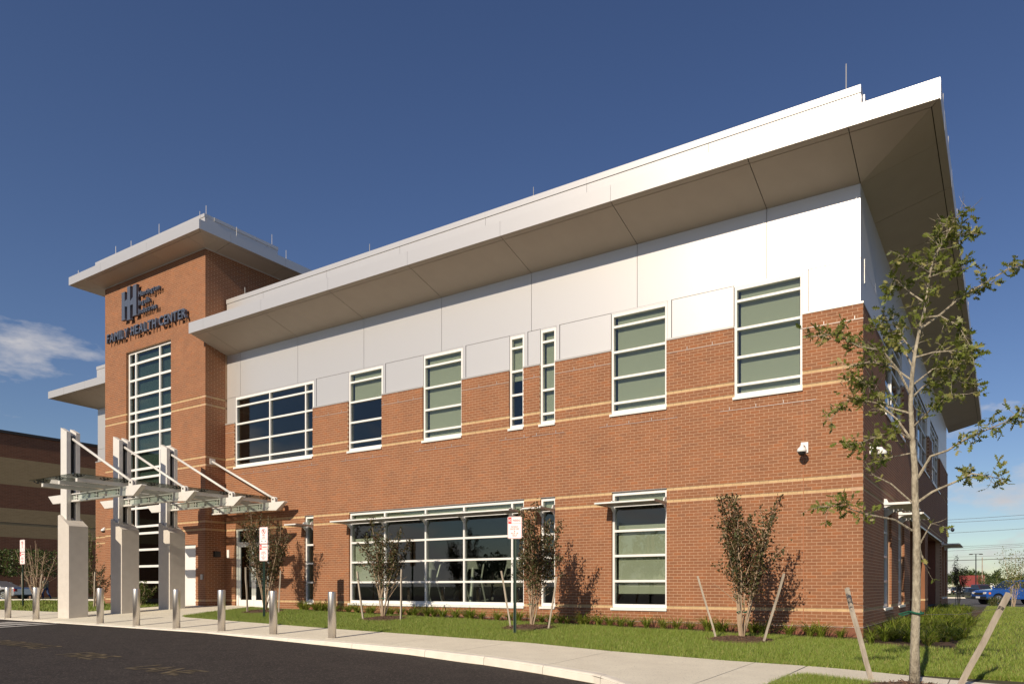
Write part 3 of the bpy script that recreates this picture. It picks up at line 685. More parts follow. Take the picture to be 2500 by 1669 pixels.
# ceiling lights in the exercise room, reading as pale bars
# wall fixtures by the entrance
MB().box(-21.43, -21.33, -.42, -.22, 2.02, 2.22).build('wall_speaker', M['black'], B)
MB().box(-21.30, -21.18, -.03, .0, 2.0, 2.28).build('wall_plaque', M['camw'], B)
MB().box(-21.68, -21.55, -.72, -.685, 1.24, 1.42).build('button_box', M['flash'], B)

# exercise machines behind the wide ground-floor window
def elliptical(x, y, rz, lab):
    r = empty('exercise_machine', (x, y, .2)); r.rotation_euler.z = rz; tag(r, lab, 'exercise machine', 'machines in the exercise room')
    MB().box(-.3, .3, -.9, .9, 0, .08).build('base', M['fit'], r)
    MB().tube([(0, .55, .05), (0, .45, .8), (0, .40, 1.35)], [.06, .05, .05], 8).build('mast', M['gymgrey'], r)
    MB().prism([(-.2, .36, 1.3), (.2, .36, 1.3), (.17, .46, 1.62), (-.17, .46, 1.62)], (0, .06, .02)).build('console', M['gymgrey'], r)
    for s_ in (-1, 1):
        MB().tube([(s_ * .30, .2, .35), (s_ * .32, .42, 1.0), (s_ * .27, .25, 1.45), (s_ * .25, .10, 1.55)], .025, 6).build('arm', M['gymgrey'], r)
        MB().tube([(s_ * .26, .5, .25), (s_ * .26, -.7, .32 + .1 * s_)], .03, 6).build('pedal_bar', M['gymgrey'], r)
        MB().box(s_ * .26 - .08, s_ * .26 + .08, -.35, .05, .33, .38).build('pedal', M['fit'], r)
    MB().lathe([(0, -.06), (.32, -.06), (.34, 0), (.32, .06), (0, .06)], 20).build('flywheel', M['fit'], r, loc=(0, -.75, .4)).rotation_euler = (0, math.radians(90), 0)
M['gymgrey'] = mat('machine_grey', (.55, .56, .52), .35, metal=.2)
for i, x in enumerate((-12.7, -11.1, -9.7)):
    elliptical(x, 1.5, math.radians(180 + 12 * (i - 1)), 'grey cross trainer standing inside behind the wide ground-floor window')

# ------------------------------------------------------------------ wall sign
def text_mesh(txt, size, ext, wid=None, off=0.0):
    c = bpy.data.curves.new('letter', 'FONT'); c.body = txt; c.size = size; c.extrude = ext; c.offset = off; c.resolution_u = 3
    o = bpy.data.objects.new('tmp', c); COL.objects.link(o)
    dg = bpy.context.evaluated_depsgraph_get(); dg.update()
    me = bpy.data.meshes.new_from_object(o.evaluated_get(dg)); bpy.data.objects.remove(o); bpy.data.curves.remove(c)
    return me
def text_line(txt, x0, x1, y, z0, h, ext, par, m, name='letter', off=0.0, rot=None):
    """letters one object each, fitted between x0 and x1 with cap height h; stands in the XZ plane"""
    size = h / .70; adv = 0; items = []
    for ch in txt:
        if ch == ' ': adv += .32 * size; continue
        me = text_mesh(ch, size, ext, off=off); me.materials.clear(); me.materials.append(m)
        xs = [v.co.x for v in me.vertices]; lo, hi = min(xs), max(xs)
        items.append((me, adv - lo)); adv += (hi - lo) + .13 * size
    k = (x1 - x0) / (adv - .13 * size)
    for me, ax in items:
        for v in me.vertices: v.co.x = (v.co.x + ax) * k
        for v in me.vertices: v.co = Vector((x0 + v.co.x, y - v.co.z, z0 + v.co.y))
        c = sum((v.co for v in me.vertices), Vector()) / len(me.vertices)
        for v in me.vertices: v.co -= c
        o = bpy.data.objects.new(name, me); COL.objects.link(o); o.location = c; o.parent = par
sgn = empty('wall_sign'); tag(sgn, 'blue-grey raised letters FAMILY HEALTH CENTER on the brick tower below the logo', 'sign')
YS = -.80
text_line('FAMILY HEALTH CENTER', -27.69, -22.33, YS, 10.315, .33, .05, sgn, M['letter'], off=.008)
sg2 = empty('company_sign'); tag(sg2, 'blue-grey double H logo with three lines of company name high on the brick tower', 'sign')
text_line('Huntington', -25.42, -24.02, YS, 11.65, .19, .04, sg2, M['letter'], off=.004)
text_line('Ingalls', -25.42, -24.66, YS, 11.33, .19, .04, sg2, M['letter'], off=.004)
text_line('Industries', -25.42, -24.22, YS, 11.01, .19, .04, sg2, M['letter'], off=.004)
def logo(poly): MB().prism([(x, YS - .05, z) for x, z in poly], (0, .10, 0)).build('logo_bar', M['letter'], sg2)
x0, x1, zt, zb = -26.62, -25.50, 12.12, 10.98
def pil(a, b, t, u, ser=.03): return [(a - ser, t), (a, t - .05), (a, u + .05), (a - ser, u), (b + ser, u), (b, u + .05), (b, t - .05), (b + ser, t)]
logo(pil(-26.58, -26.36, zt - .10, zb)); logo(pil(-26.18, -25.98, zt + .04, zb - .06)); logo(pil(-25.78, -25.54, zt + .02, zb + .02))
logo([(-26.355, 11.48), (-26.355, 11.66), (-26.26, 11.70), (-26.185, 11.70), (-26.185, 11.44), (-26.26, 11.44)])
logo([(-25.975, 11.44), (-25.975, 11.60), (-25.86, 11.66), (-25.785, 11.70), (-25.785, 11.44)])

# ------------------------------------------------------------------ entrance canopy
CN = empty('entrance_canopy'); tag(CN, 'glass entrance canopy on white steel beams and rods with tapered concrete piers', 'canopy')
BY = [-4.53, -3.19, -1.83, -.45]
XP, XT = -20.97, -17.44
for y in BY[:3]:
    MB().prism([(-21.63, y - .235, -.05), (XP, y - .235, -.05), (XP, y - .235, 2.74), (XP - .05, y - .235, 2.77), (-21.56, y - .235, 3.08), (-21.63, y - .235, 3.06)], (0, .47, 0)).build('pier', M['pier'], CN)
    for s_ in (-1, 1):
        a, b = (y - .165, y - .065) if s_ < 0 else (y + .065, y + .165)
        MB().prism([(-21.64, a, 2.7), (-21.28, a, 2.7), (-21.28, a, 5.48), (-21.64, a, 5.63)], (0, b - a, 0)).build('post', M['steel'], CN)
    MB().box(-21.5, -21.42, y - .064, y + .064, 2.7, 5.4).build('post_web', M['fit'], CN)
    MB().tube([(-21.36, y - .064, 5.3), (-21.36, y + .064, 5.3)], .05, 12).build('pin', M['fit'], CN)
for i, y in enumerate(BY):
    xl = -22.72 if i < 3 else -21.43
    zt, zb = 3.70, 3.46
    # steel tail, glass web with spider fittings, steel nose
    if i < 3: MB().prism([(xl, y - .05, zt), (xl + .3, y - .05, zb), (-21.3, y - .05, zb), (-21.3, y - .05, zt)], (0, .10, 0)).build('beam_tail', M['steel'], CN)
    xa = -21.29 if i < 3 else -21.43
    MB().box(xa, -18.56, y - .05, y + .05, zb, zb + .045).build('beam_rail', M['steel'], CN)
    MB().box(xa, -18.56, y - .045, y + .045, zt - .03, zt - .001).build('beam_rail', M['steel'], CN)
    MB().box(xa, -18.56, y + .0, y + .012, zb + .046, zt - .031).build('beam_glass', M['fglass'], CN)
    for xx in (-21.05, -19.9, -18.75):
        f = MB(); f.box(xx - .035, xx + .035, y - .02, y + .03, zb + .05, zt - .035)
        f.build('beam_stiffener', M['steel'], CN)
        f = MB()
        for u in (-.05, .05):
            for w in (zb + .08, zt - .075): f.lathe([(0, -.012), (.016, -.012), (.016, .012), (0, .012)], 8, c=(xx + u, y - .03, w))
        f.build('spider_fitting', M['fit'], CN, kind='stuff')
    MB().prism([(-18.555, y - .06, zb), (-17.86, y - .06, zb - .03), (XT, y - .06, zt - .02), (XT - .02, y - .06, zt), (-18.555, y - .06, zt)], (0, .12, 0)).build('beam_nose', M['steel'], CN)
    for s_ in (-.045, .02):
        L = [(-18.03 + .10 * math.cos(t), y + s_, 3.78 + .10 * math.sin(t)) for t in np.linspace(0, math.pi, 9)] + [(-18.13, y + s_, zt - .01), (-17.93, y + s_, zt - .01)][0:0]
        L = [(-17.93, y + s_, zt - .005)] + L + [(-18.13, y + s_, zt - .005)]
        MB().prism(L, (0, .025, 0)).build('clevis', M['steel'], CN)
    MB().tube([(-18.03, y - .06, 3.79), (-18.03, y + .06, 3.79)], .025, 10).build('pin', M['fit'], CN)
    MB().tube([(-21.33 if i < 3 else -21.43, y, 5.30), (-18.05, y, 3.82)], .036, 12).build('tie_rod', M['steel'], CN, smooth=True)
    if i == 3: MB().box(-21.435, -21.41, y - .09, y + .09, 5.2, 5.4).build('wall_plate', M['steel'], CN)
for x in (-20.34, -19.4, -18.45):
    p = MB()
    p.box(x - .05, x + .05, -5.62, -.10, 3.702, 3.80)
    p.build('purlin', M['steel'], CN)
gy = [-5.77, -4.53, -3.19, -1.83, -.12]; gx = [-20.75, -19.4, -18.2]
for a, b in zip(gy[:-1], gy[1:]):
    for c, d in zip(gx[:-1], gx[1:]): MB().box(c + .006, d - .006, a + .006, b - .006, 3.865, 3.885).build('roof_glass', M['rglass'], CN)
mb = MB(); mc = MB()
for y in (-5.6, -5.0, -4.53, -3.86, -3.19, -2.5, -1.83, -1.1, -.45):
    for x in (-20.34, -19.4, -18.45, -18.28, -20.65):
        mb.tube([(x, y, 3.80 if x in (-20.34, -19.4, -18.45) else 3.83), (x, y, 3.864)], .018, 6)
        for sx_ in (-1, 1): mc.tube([(x, y, 3.815), (x + .11 * sx_, y + .05 * sx_, 3.86)], .010, 5)
mb.build('spider_post', M['fit'], CN, kind='stuff'); mc.build('spider_arm', M['fit'], CN, kind='stuff')

# ------------------------------------------------------------------ bollards
bx_ = [-23.67, -21.84, -18.2, -16.42, -14.64, -12.84, -11.0, -9.15]
prof = [(0, -.05), (.076, -.05), (.076, .90), (.073, .912), (.064, .916), (0, .916)]
bol = MB().lathe(prof, 28).build('bollard', M['stainless'], smooth=True)
bol.location = (bx_[0], -5.2, G(bx_[0], -5.2))
tag(bol, 'round brushed stainless steel bollard at the edge of the sidewalk', 'bollard', 'stainless bollards along the drop-off kerb')
base = MB().lathe([(0, 0), (.11, 0), (.11, .006), (0, .006)], 24).build('base_ring', M['kerb'], bol)
for x in bx_[1:]:
    c = copy_tree(bol); c.location = (x, -5.2, G(x, -5.2))

# ------------------------------------------------------------------ street signs
def rrect(w, h, r, n=5):
    P = []
    for cx_, cz, a in ((w / 2 - r, h / 2 - r, 0), (-w / 2 + r, h / 2 - r, 90), (-w / 2 + r, -h / 2 + r, 180), (w / 2 - r, -h / 2 + r, 270)):
        for k in range(n + 1): t = math.radians(a + 90 * k / n); P.append((cx_ + r * math.cos(t), cz + r * math.sin(t)))
    return P
def ring(w, h, r, th, n=5):
    o = rrect(w, h, r, n); i = rrect(w - 2 * th, h - 2 * th, max(r - th, .002), n); k = len(o)
    return o, i, k
def flat(par, poly, y, m, name): return MB().prism([(x, y, z) for x, z in poly], (0, .0012, 0)).build(name, m, par)
def border(par, w, h, r, th, y, m, cz=0):
    o, i, k = ring(w, h, r, th); mb = MB()
    V = [(x, y, z + cz) for x, z in o] + [(x, y, z + cz) for x, z in i]
    mb.add(V, [(j, (j + 1) % k, k + (j + 1) % k, k + j) for j in range(k)]); return mb.build('border', m, par)
def txt(par, t, cx_, cz, h, wid, y, m, off=0.0):
    me = text_mesh(t, h / .70, 0.0004, off=off); me.materials.clear(); me.materials.append(m)
    xs = [v.co.x for v in me.vertices]; lo, hi = min(xs), max(xs); k = wid / (hi - lo)
    for v in me.vertices: v.co = Vector(((v.co.x - (lo + hi) / 2) * k + cx_, y - v.co.z, v.co.y + cz - h / 2))
    o = bpy.data.objects.new('lettering', me); COL.objects.link(o); o.parent = par; return o
def plate(par, w, h, cz, y=-.035):
    e = MB().prism([(x, y, z + cz) for x, z in rrect(w, h, .035)], (0, .004, 0)).build('sign_plate', M['sign'], par); return e
def patient_plate(root, cz, w=.305, h=.457):
    e = plate(root, w, h, cz); y = -.0365
    border(e, w - .012, h - .012, .03, .006, y, M['red'], cz)
    z1 = cz + h / 2 - .018; z0 = z1 - .125
    flat(e, [(-w / 2 + .017, z0), (-w / 2 + .085, z0), (-w / 2 + .085, z1), (-w / 2 + .017, z1)], y, M['red'], 'red_field')
    flat(e, [(-w / 2 + .017, z0 - .006), (w / 2 - .012, z0 - .006), (w / 2 - .012, z0), (-w / 2 + .017, z0)], y - .0003, M['red'], 'rule')
    txt(e, 'NO', -w / 2 + .051, (z0 + z1) / 2, .055, .055, y - .0015, M['sign'], .001)
    txt(e, 'PARKING', .04, (z0 + z1) / 2, .045, .16, y, M['red'], .0006)
    for t, dz, wd in (('PATIENT', .045, .15), ('DROP OFF', .0, .19), ('&', -.045, .03), ('PICK UP', -.09, .155), ('ONLY', -.135, .10)):
        txt(e, t, 0, cz + dz - .03, .034, wd, y, M['red'], .0003)
def fire_plate(root, cz, w=.305, h=.457):
    e = plate(root, w, h, cz); y = -.0365
    border(e, w - .012, h - .012, .03, .005, y, M['red'], cz)
    c = (0, cz + .105); mb = MB(); N = 28
    V = [(c[0] + r * math.cos(2 * math.pi * k / N), y, c[1] + r * math.sin(2 * math.pi * k / N)) for r in (.072, .060) for k in range(N)]
    mb.add(V, [(k, (k + 1) % N, N + (k + 1) % N, N + k) for k in range(N)])
    d = .064 * .707; mb.add([(-d - .006, y - .0004, c[1] + d - .006), (-d + .006, y - .0004, c[1] + d + .006), (d + .006, y - .0004, c[1] - d + .006), (d - .006, y - .0004, c[1] - d - .006)], [(0, 1, 2, 3)])
    mb.build('prohibition_ring', M['red'], e)
    txt(e, 'P', 0, c[1], .085, .05, y + .0006, M['black'], .002)
    txt(e, 'FIRE', 0, cz - .0, .036, .09, y, M['red'], .0003); txt(e, 'LANE', 0, cz - .06, .036, .11, y, M['red'], .0003)
    flat(e, [(-w / 2 + .012, cz - .105), (w / 2 - .012, cz - .105), (w / 2 - .012, cz - .101), (-w / 2 + .012, cz - .101)], y, M['black'], 'rule')
    for s_ in (-1, 1):
        ax = s_ * .06; z = cz - .155
        flat(e, [(ax - s_ * .035, z - .004), (ax, z - .004), (ax, z - .016), (ax + s_ * .035, z), (ax, z + .016), (ax, z + .004), (ax - s_ * .035, z + .004)][::s_], y, M['black'], 'arrow')
def sign_post(x, y, two, lab, rz=0, top=2.16):
    r = empty('parking_sign', (x, y, G(x, y))); r.rotation_euler.z = rz; tag(r, lab, 'sign', 'no-parking signs on green posts' if two else None)
    p = MB(); h = top
    p.prism([(-.03, -.030, -.1), (-.03, -.016, -.1), (-.014, -.016, -.1), (-.012, .012, -.1), (.012, .012, -.1), (.014, -.016, -.1), (.03, -.016, -.1), (.03, -.030, -.1), (.010, -.030, -.1), (.008, -.002, -.1), (-.008, -.002, -.1), (-.010, -.030, -.1)], (0, 0, h + .1)); p.build('post', M['post'], r)
    hh = MB()
    for z in np.arange(.3, 1.6, .05): hh.box(-.005, .005, -.0035, -.0025, z, z + .012)
    hh.build('post_holes', M['black'], r, kind='stuff')
    if two: fire_plate(r, h - .23); patient_plate(r, h - .70)
    else: patient_plate(r, h - .23)
    return r
sign_post(-15.3, -2.57, True, 'fire lane and patient drop off plates on one green post by the glass doors', rz=math.radians(8), top=2.47)
sign_post(-6.37, -2.97, False, 'single no parking plate for patient drop off beside the wide ground-floor window', rz=math.radians(20), top=2.41)
sign_post(-30.3, -2.45, True, 'fire lane and patient drop off plates on one green post near the bare shrub', rz=math.radians(8), top=2.54)

# ------------------------------------------------------------------ security cameras
def cctv(loc, rz, lab, drop=True):
    r = empty('security_camera', loc); r.rotation_euler.z = rz; tag(r, lab, 'camera')
    MB().box(-.075, .075, -.025, 0, -.11, .11).build('wall_plate', M['camw'], r)
    MB().tube([(0, -.02, .0), (0, -.12, .01), (0, -.22, -.01), (0, -.24, -.06)], [.035, .035, .04, .05], 10).build('arm', M['camw'], r, smooth=True)
    h = MB().lathe([(0, .03), (.06, .025), (.095, -.02), (.10, -.07), (.085, -.075)], 16, c=(0, -.24, -.06)).build('housing', M['camw'], r, smooth=True)
    MB().lathe([(.08, 0), (.075, -.03), (.045, -.065), (0, -.078)], 16, c=(0, -.24, -.133)).build('dome', M['black'], r, smooth=True)
cctv((-1.16, -.001, 3.88), 0, 'white dome camera on the front brick wall above the tan bands')
cctv((.004, .81, 3.88), math.pi / 2, 'white dome camera on the shaded side wall next to the corner')
cctv((.004, 23.6, 3.95), math.pi / 2, 'dark dome camera at the far end of the shaded side wall')
cctv((-32.6, 1.449, 3.6), 0, 'white dome camera on the short wing wall behind the canopy piers')

# ------------------------------------------------------------------ foliage
def rot_frame(d):
    """N unit directions -> a perpendicular side vector each"""
    r = rng.normal(size=d.shape); s = np.cross(d, r); return s / (np.linalg.norm(s, axis=1, keepdims=True) + 1e-9)
def leaf_quads(C, D, L, Wd):
    D = D / (np.linalg.norm(D, axis=1, keepdims=True) + 1e-9); s = rot_frame(D); n = np.cross(D, s)
    L = L[:, None]; Wd = Wd[:, None]
    V = np.stack([C, C + D * L * .45 + s * Wd * .5 + n * Wd * .15, C + D * L - n * Wd * .1, C + D * L * .45 - s * Wd * .5 + n * Wd * .15], 1).reshape(-1, 3)
    F = np.arange(len(C) * 4).reshape(-1, 4); return V, F
OAKT = np.array([[0, 0], [.10, .06], [.22, .20], [.30, .05], [.45, .30], [.55, .07], [.70, .26], [.80, .06], [1.0, .0], [.80, -.06], [.70, -.26], [.55, -.07], [.45, -.30], [.30, -.05], [.22, -.20], [.10, -.06]])
OAKF = np.array([[0, 1, 15], [1, 2, 3], [1, 3, 15], [15, 3, 13], [15, 13, 14], [3, 4, 5], [3, 5, 13], [13, 5, 11], [13, 11, 12], [5, 6, 7], [5, 7, 11], [11, 7, 9], [11, 9, 10], [7, 8, 9]])
def oak_leaves(C, D, L):
    D = D / (np.linalg.norm(D, axis=1, keepdims=True) + 1e-9); s = rot_frame(D); n = np.cross(D, s)
    a = OAKT[None, :, 0, None] * L[:, None, None]; b = OAKT[None, :, 1, None] * L[:, None, None] * .95
    curl = rng.uniform(-.5, .9, len(C))[:, None, None] * L[:, None, None]
    V = C[:, None] + D[:, None] * a + s[:, None] * b + n[:, None] * (np.abs(OAKT[None, :, 1, None]) * .5 + OAKT[None, :, 0, None] ** 2 * .35) * curl
    F = (OAKF[None] + 16 * np.arange(len(C))[:, None, None]).reshape(-1, 3); return V.reshape(-1, 3), F
def mulch_ring(x, y, r, lab):
    N = 28; mb = MB(); V = []; rings = 5
    ph = random.uniform(0, 6)
    for i in range(rings + 1):
        for k in range(N):
            t = 2 * math.pi * k / N; rr = r * i / rings * (1 + .10 * math.sin(2 * t + ph) + .05 * math.sin(5 * t))
            X, Y = x + rr * math.cos(t), y + rr * math.sin(t); V.append((X, Y, G(X, Y) + .055 * (1 - (i / rings) ** 2) + (0 if i == rings else random.uniform(0, .012)) - (.03 if i == rings else 0)))
    F = [(i * N + k, i * N + (k + 1) % N, (i + 1) * N + (k + 1) % N, (i + 1) * N + k) for i in range(rings) for k in range(N)]
    mb.add(V, F); o = mb.build('mulch_ring', M['mulchbase']); tag(o, lab, 'mulch')
    n = int(2200 * r * r); rr = r * .98 * np.sqrt(rng.random(n)); t = rng.random(n) * 6.283
    C = np.stack([x + rr * np.cos(t), y + rr * np.sin(t), np.zeros(n)], 1); C[:, 2] = [G(a, b) + .058 * (1 - (q / r) ** 2) + .006 for a, b, q in zip(C[:, 0], C[:, 1], rr)]
    D = rng.normal(size=(n, 3)); D[:, 2] *= .25
    Vq, Fq = leaf_quads(C, D, rng.uniform(.03, .08, n), rng.uniform(.008, .018, n)); np_mesh('mulch_chips', Vq, Fq, M['mulch'], o, 'stuff')
    return o
M['mulchbase'] = mat('mulch_base', (.075, .042, .025), .95, var=(.12, .07, .042), scale=40, bump=.6, bscale=60)
def stake(base, top, lab, w=.036, wire=None):
    b, t = Vector(base), Vector(top); d = (t - b).normalized(); q = d.to_track_quat('Z', 'Y').to_matrix().to_4x4(); Mx = Matrix.Translation(b) @ q @ Matrix.Rotation(random.uniform(0, .6), 4, 'Z')
    L = (t - b).length; mb = MB(); n = 4; P = []
    for i in range(n + 1):
        o_ = Vector((random.uniform(-.006, .006), random.uniform(-.006, .006), -.1 + (L + .1) * i / n))
        for sx_, sy_ in ((-1, -1), (1, -1), (1, 1), (-1, 1)): P.append(tuple(Mx @ (o_ + Vector((sx_ * w / 2, sy_ * w / 2, 0)))))
    F = [(i * 4 + k, i * 4 + (k + 1) % 4, i * 4 + 4 + (k + 1) % 4, i * 4 + 4 + k) for i in range(n) for k in range(4)] + [(0, 3, 2, 1), tuple(n * 4 + k for k in range(4))]
    mb.add(P, F); o = mb.build('tree_stake', M['wood']); tag(o, lab, 'stake')
    if wire:
        k = b + (t - b) * .84; e = Vector(wire); m1 = (k + e) / 2 - Vector((0, 0, .03))
        MB().tube([k, m1, e], .003, 4).build('wire', M['wire'], o)
        W2 = MB()
        for dz in (-.012, 0, .012): W2.tube([tuple(k + d * dz + q.to_3x3() @ Vector((w * .62 * math.cos(a), w * .62 * math.sin(a), 0))) for a in np.linspace(0, 6.283, 9)], .003, 4)
        W2.build('wire_wrap', M['wire'], o)
    return o
def shrub(name, x, y, H, Wd, lab, cat, nst=7, leaves=2600, lsz=.055, lm='myrtle', seed=0, t0=.37, bare=0.0, lean=0.0, spread=.08, strap=True):
    R_ = random.Random(seed); g = G(x, y); root = empty(name, (x, y, g)); tag(root, lab, cat)
    tb = MB(); pts = []; dirs = []
    for k in range(nst):
        az = 2 * math.pi * (k + R_.uniform(-.3, .3)) / nst; out_ = Wd / 2 * R_.uniform(.25, 1.0); h = H * R_.uniform(.72, 1.0) * (1 - .22 * (out_ / (Wd / 2)) ** 2)
        P = []
        for i in range(9):
            t = i / 8; rr = out_ * (.85 * t + .15 * t ** 2)
            P.append(Vector((rr * math.cos(az) + .015 * math.cos(az) + R_.gauss(0, .014) + lean * t, rr * math.sin(az) * .8 + .015 * math.sin(az) + R_.gauss(0, .014), h * t * .97)))
        r0 = R_.uniform(.014, .022); tb.tube(P, [r0 * (1 - .75 * i / 8) for i in range(9)], 6)
        for i in range(8):
            a, b = P[i], P[i + 1]
            for q in range(14):
                f = (i + q / 14) / 8
                if f > t0 + R_.uniform(-.06, .08): pts.append((a.lerp(b, q / 14), (b - a).normalized(), f))
        for q in range(5):                                       # side shoots
            i = R_.randint(2, 6); a = P[i]; d = Vector((R_.gauss(0, 1), R_.gauss(0, .8), 1.3)).normalized(); L = H * R_.uniform(.10, .24); e = a + d * L; mid = a + d * L * .5 + Vector((0, 0, .02))
            tb.tube([a, mid, e], [r0 * .5, r0 * .3, r0 * .12], 4)
            for w in range(12):
                if (a + d * L * w / 12).z > H * t0: pts.append((a + d * L * w / 12, d, .75))
    tb.build('trunk', M['stem'], root)
    n = int(leaves * (1 - bare))
    idx = [R_.randrange(len(pts)) for _ in range(n)]
    C = np.array([pts[i][0] for i in idx]); D = np.array([pts[i][1] for i in idx]); ff = np.array([pts[i][2] for i in idx])
    off = rng.normal(size=(n, 3)) * (spread * H / 3.0 * (1.15 - .55 * ff))[:, None] * np.array([1, .9, .7])
    C = C + off; Dv = D * .3 + rng.normal(size=(n, 3)) * .8; Dv[:, 2] -= .1
    ok = C[:, 2] > .12 * H; C = C[ok]; Dv = Dv[ok]; n = len(C)
    V, F = leaf_quads(C, Dv, rng.uniform(.6, 1.25, n) * lsz, rng.uniform(.5, .75, n) * lsz)
    if n: np_mesh('crown', V, F, M[lm], root)
    if strap:
        z = .52; MB().tube([(.10 * math.cos(a), .08 * math.sin(a), z + .012 * math.sin(3 * a)) for a in np.linspace(0, 6.283, 12)], .010, 5).build('strap', M['strap'], root)
    return root
# the staked myrtles along the front wall
MY = [(-17.14, -1.35, 3.4, 2.1, 'dark leafy multi-stem shrub staked in front of the glass doors', 21),
      (-11.98, -1.43, 3.0, 1.6, 'dark leafy multi-stem shrub staked in front of the wide ground-floor window', 5),
      (-6.91, -1.68, 3.05, 1.75, 'dark leafy multi-stem shrub staked beside the single no parking plate', 14),
      (-1.90, -1.78, 3.3, 1.85, 'dark leafy multi-stem shrub staked near the building corner with its shadow on bare brick', 33)]
for i, (x, y, H, Wd, lab, sd) in enumerate(MY):
    shrub('staked_shrub', x, y, H, Wd, lab, 'shrub', nst=(9, 7, 8, 9)[i], leaves=(4800, 3700, 4600, 4400)[i], lsz=.064, seed=sd, lean=(.10, -.05, .16, .04)[i], t0=(.34, .40, .36, .33)[i], spread=(.09, .075, .085, .07)[i])
mulch_ring(-17.0, -1.5, .62, 'brown mulch ring under the shrub by the glass doors')
mulch_ring(-11.7, -1.62, .62, 'brown mulch ring under the shrub by the wide window')
mulch_ring(-6.85, -1.85, .66, 'brown mulch ring under the shrub beside the single no parking plate')
mulch_ring(-1.86, -1.95, .64, 'brown mulch ring under the shrub near the building corner')
def stk(x, y, dx, dy, h, lab, **k): stake((x, y, G(x, y)), (x + dx, y + dy, G(x, y) + h), lab, **k)
stk(-17.22, -1.85, -.02, -.05, 1.35, 'weathered wooden stake on the tower side of the shrub by the doors')
stk(-16.1, -1.62, .06, .02, 1.25, 'weathered wooden stake on the window side of the shrub by the doors')
stk(-12.12, -1.95, -.26, .02, 1.25, 'leaning wooden stake on the tower side of the shrub at the wide window', wire=(-11.98, -1.43, .68))
stk(-11.05, -1.68, .02, .0, 1.3, 'upright wooden stake on the corner side of the shrub at the wide window', wire=(-11.98, -1.43, .68))
stk(-7.26, -2.0, -.27, .0, 1.28, 'leaning wooden stake beside the green post of the single no parking plate')
stk(-6.32, -1.86, .22, .0, 1.15, 'leaning wooden stake on the corner side of the shrub beside the sign')
stk(-2.37, -1.92, -.40, .05, 1.2, 'leaning wooden stake on the tower side of the shrub near the building corner')
stk(-1.37, -2.12, .36, .05, 1.25, 'leaning wooden stake on the corner side of the shrub near the building corner')
stake((1.075, -5.75, -.09), (.73, -5.42, .98), 'short grey leaning stake wired to the oak trunk on the building side', w=.043, wire=(1.58, -6.26, .70))
stake((2.03, -6.0, -.09), (2.50, -5.75, .93), 'short grey leaning stake wired to the oak trunk on the parking side', w=.047, wire=(1.66, -6.26, .70))
# bare shrub and green shrubs left of the tower
shrub('bare_shrub', -31.2, -1.7, 2.7, 1.7, 'nearly bare many-stemmed shrub staked on the lawn beside the fire lane post', 'shrub', nst=15, leaves=350, lsz=.06, lm='greenshrub', seed=8, bare=.2)
stk(-31.6, -2.0, -.32, .1, 1.3, 'pale leaning stake left of the bare shrub toward the far road'); stk(-30.6, -1.9, .12, .1, 1.25, 'pale leaning stake of the bare shrub toward the concrete piers')
shrub('columnar_shrub', -26.6, -2.1, 3.25, .95, 'tall narrow yellow-green shrub standing between two concrete piers', 'shrub', nst=7, leaves=3000, lsz=.07, lm='greenshrub', seed=4, t0=.12, strap=False, spread=.16)
shrub('myrtle_sapling', -26.0, -1.9, 1.9, 1.3, 'small dark-leaved sapling at the foot of the narrow yellow-green shrub', 'shrub', nst=6, leaves=700, lsz=.07, lm='myrtle', seed=9, strap=False)
stk(-25.75, -2.1, .1, 0, 1.25, 'pale stake beside the small sapling between the piers')
shrub('round_bush', -24.2, -1.35, .95, 1.1, 'leafy low bush under the tall tower window', 'shrub', nst=8, leaves=1100, lsz=.075, lm='greenshrub', seed=3, t0=.02, strap=False, spread=.24)
shrub('round_bush', -25.4, -1.35, .8, 1.0, 'low dark green bush behind the second concrete pier', 'shrub', nst=8, leaves=900, lsz=.07, lm='greenshrub', seed=6, t0=.02, strap=False, spread=.24)

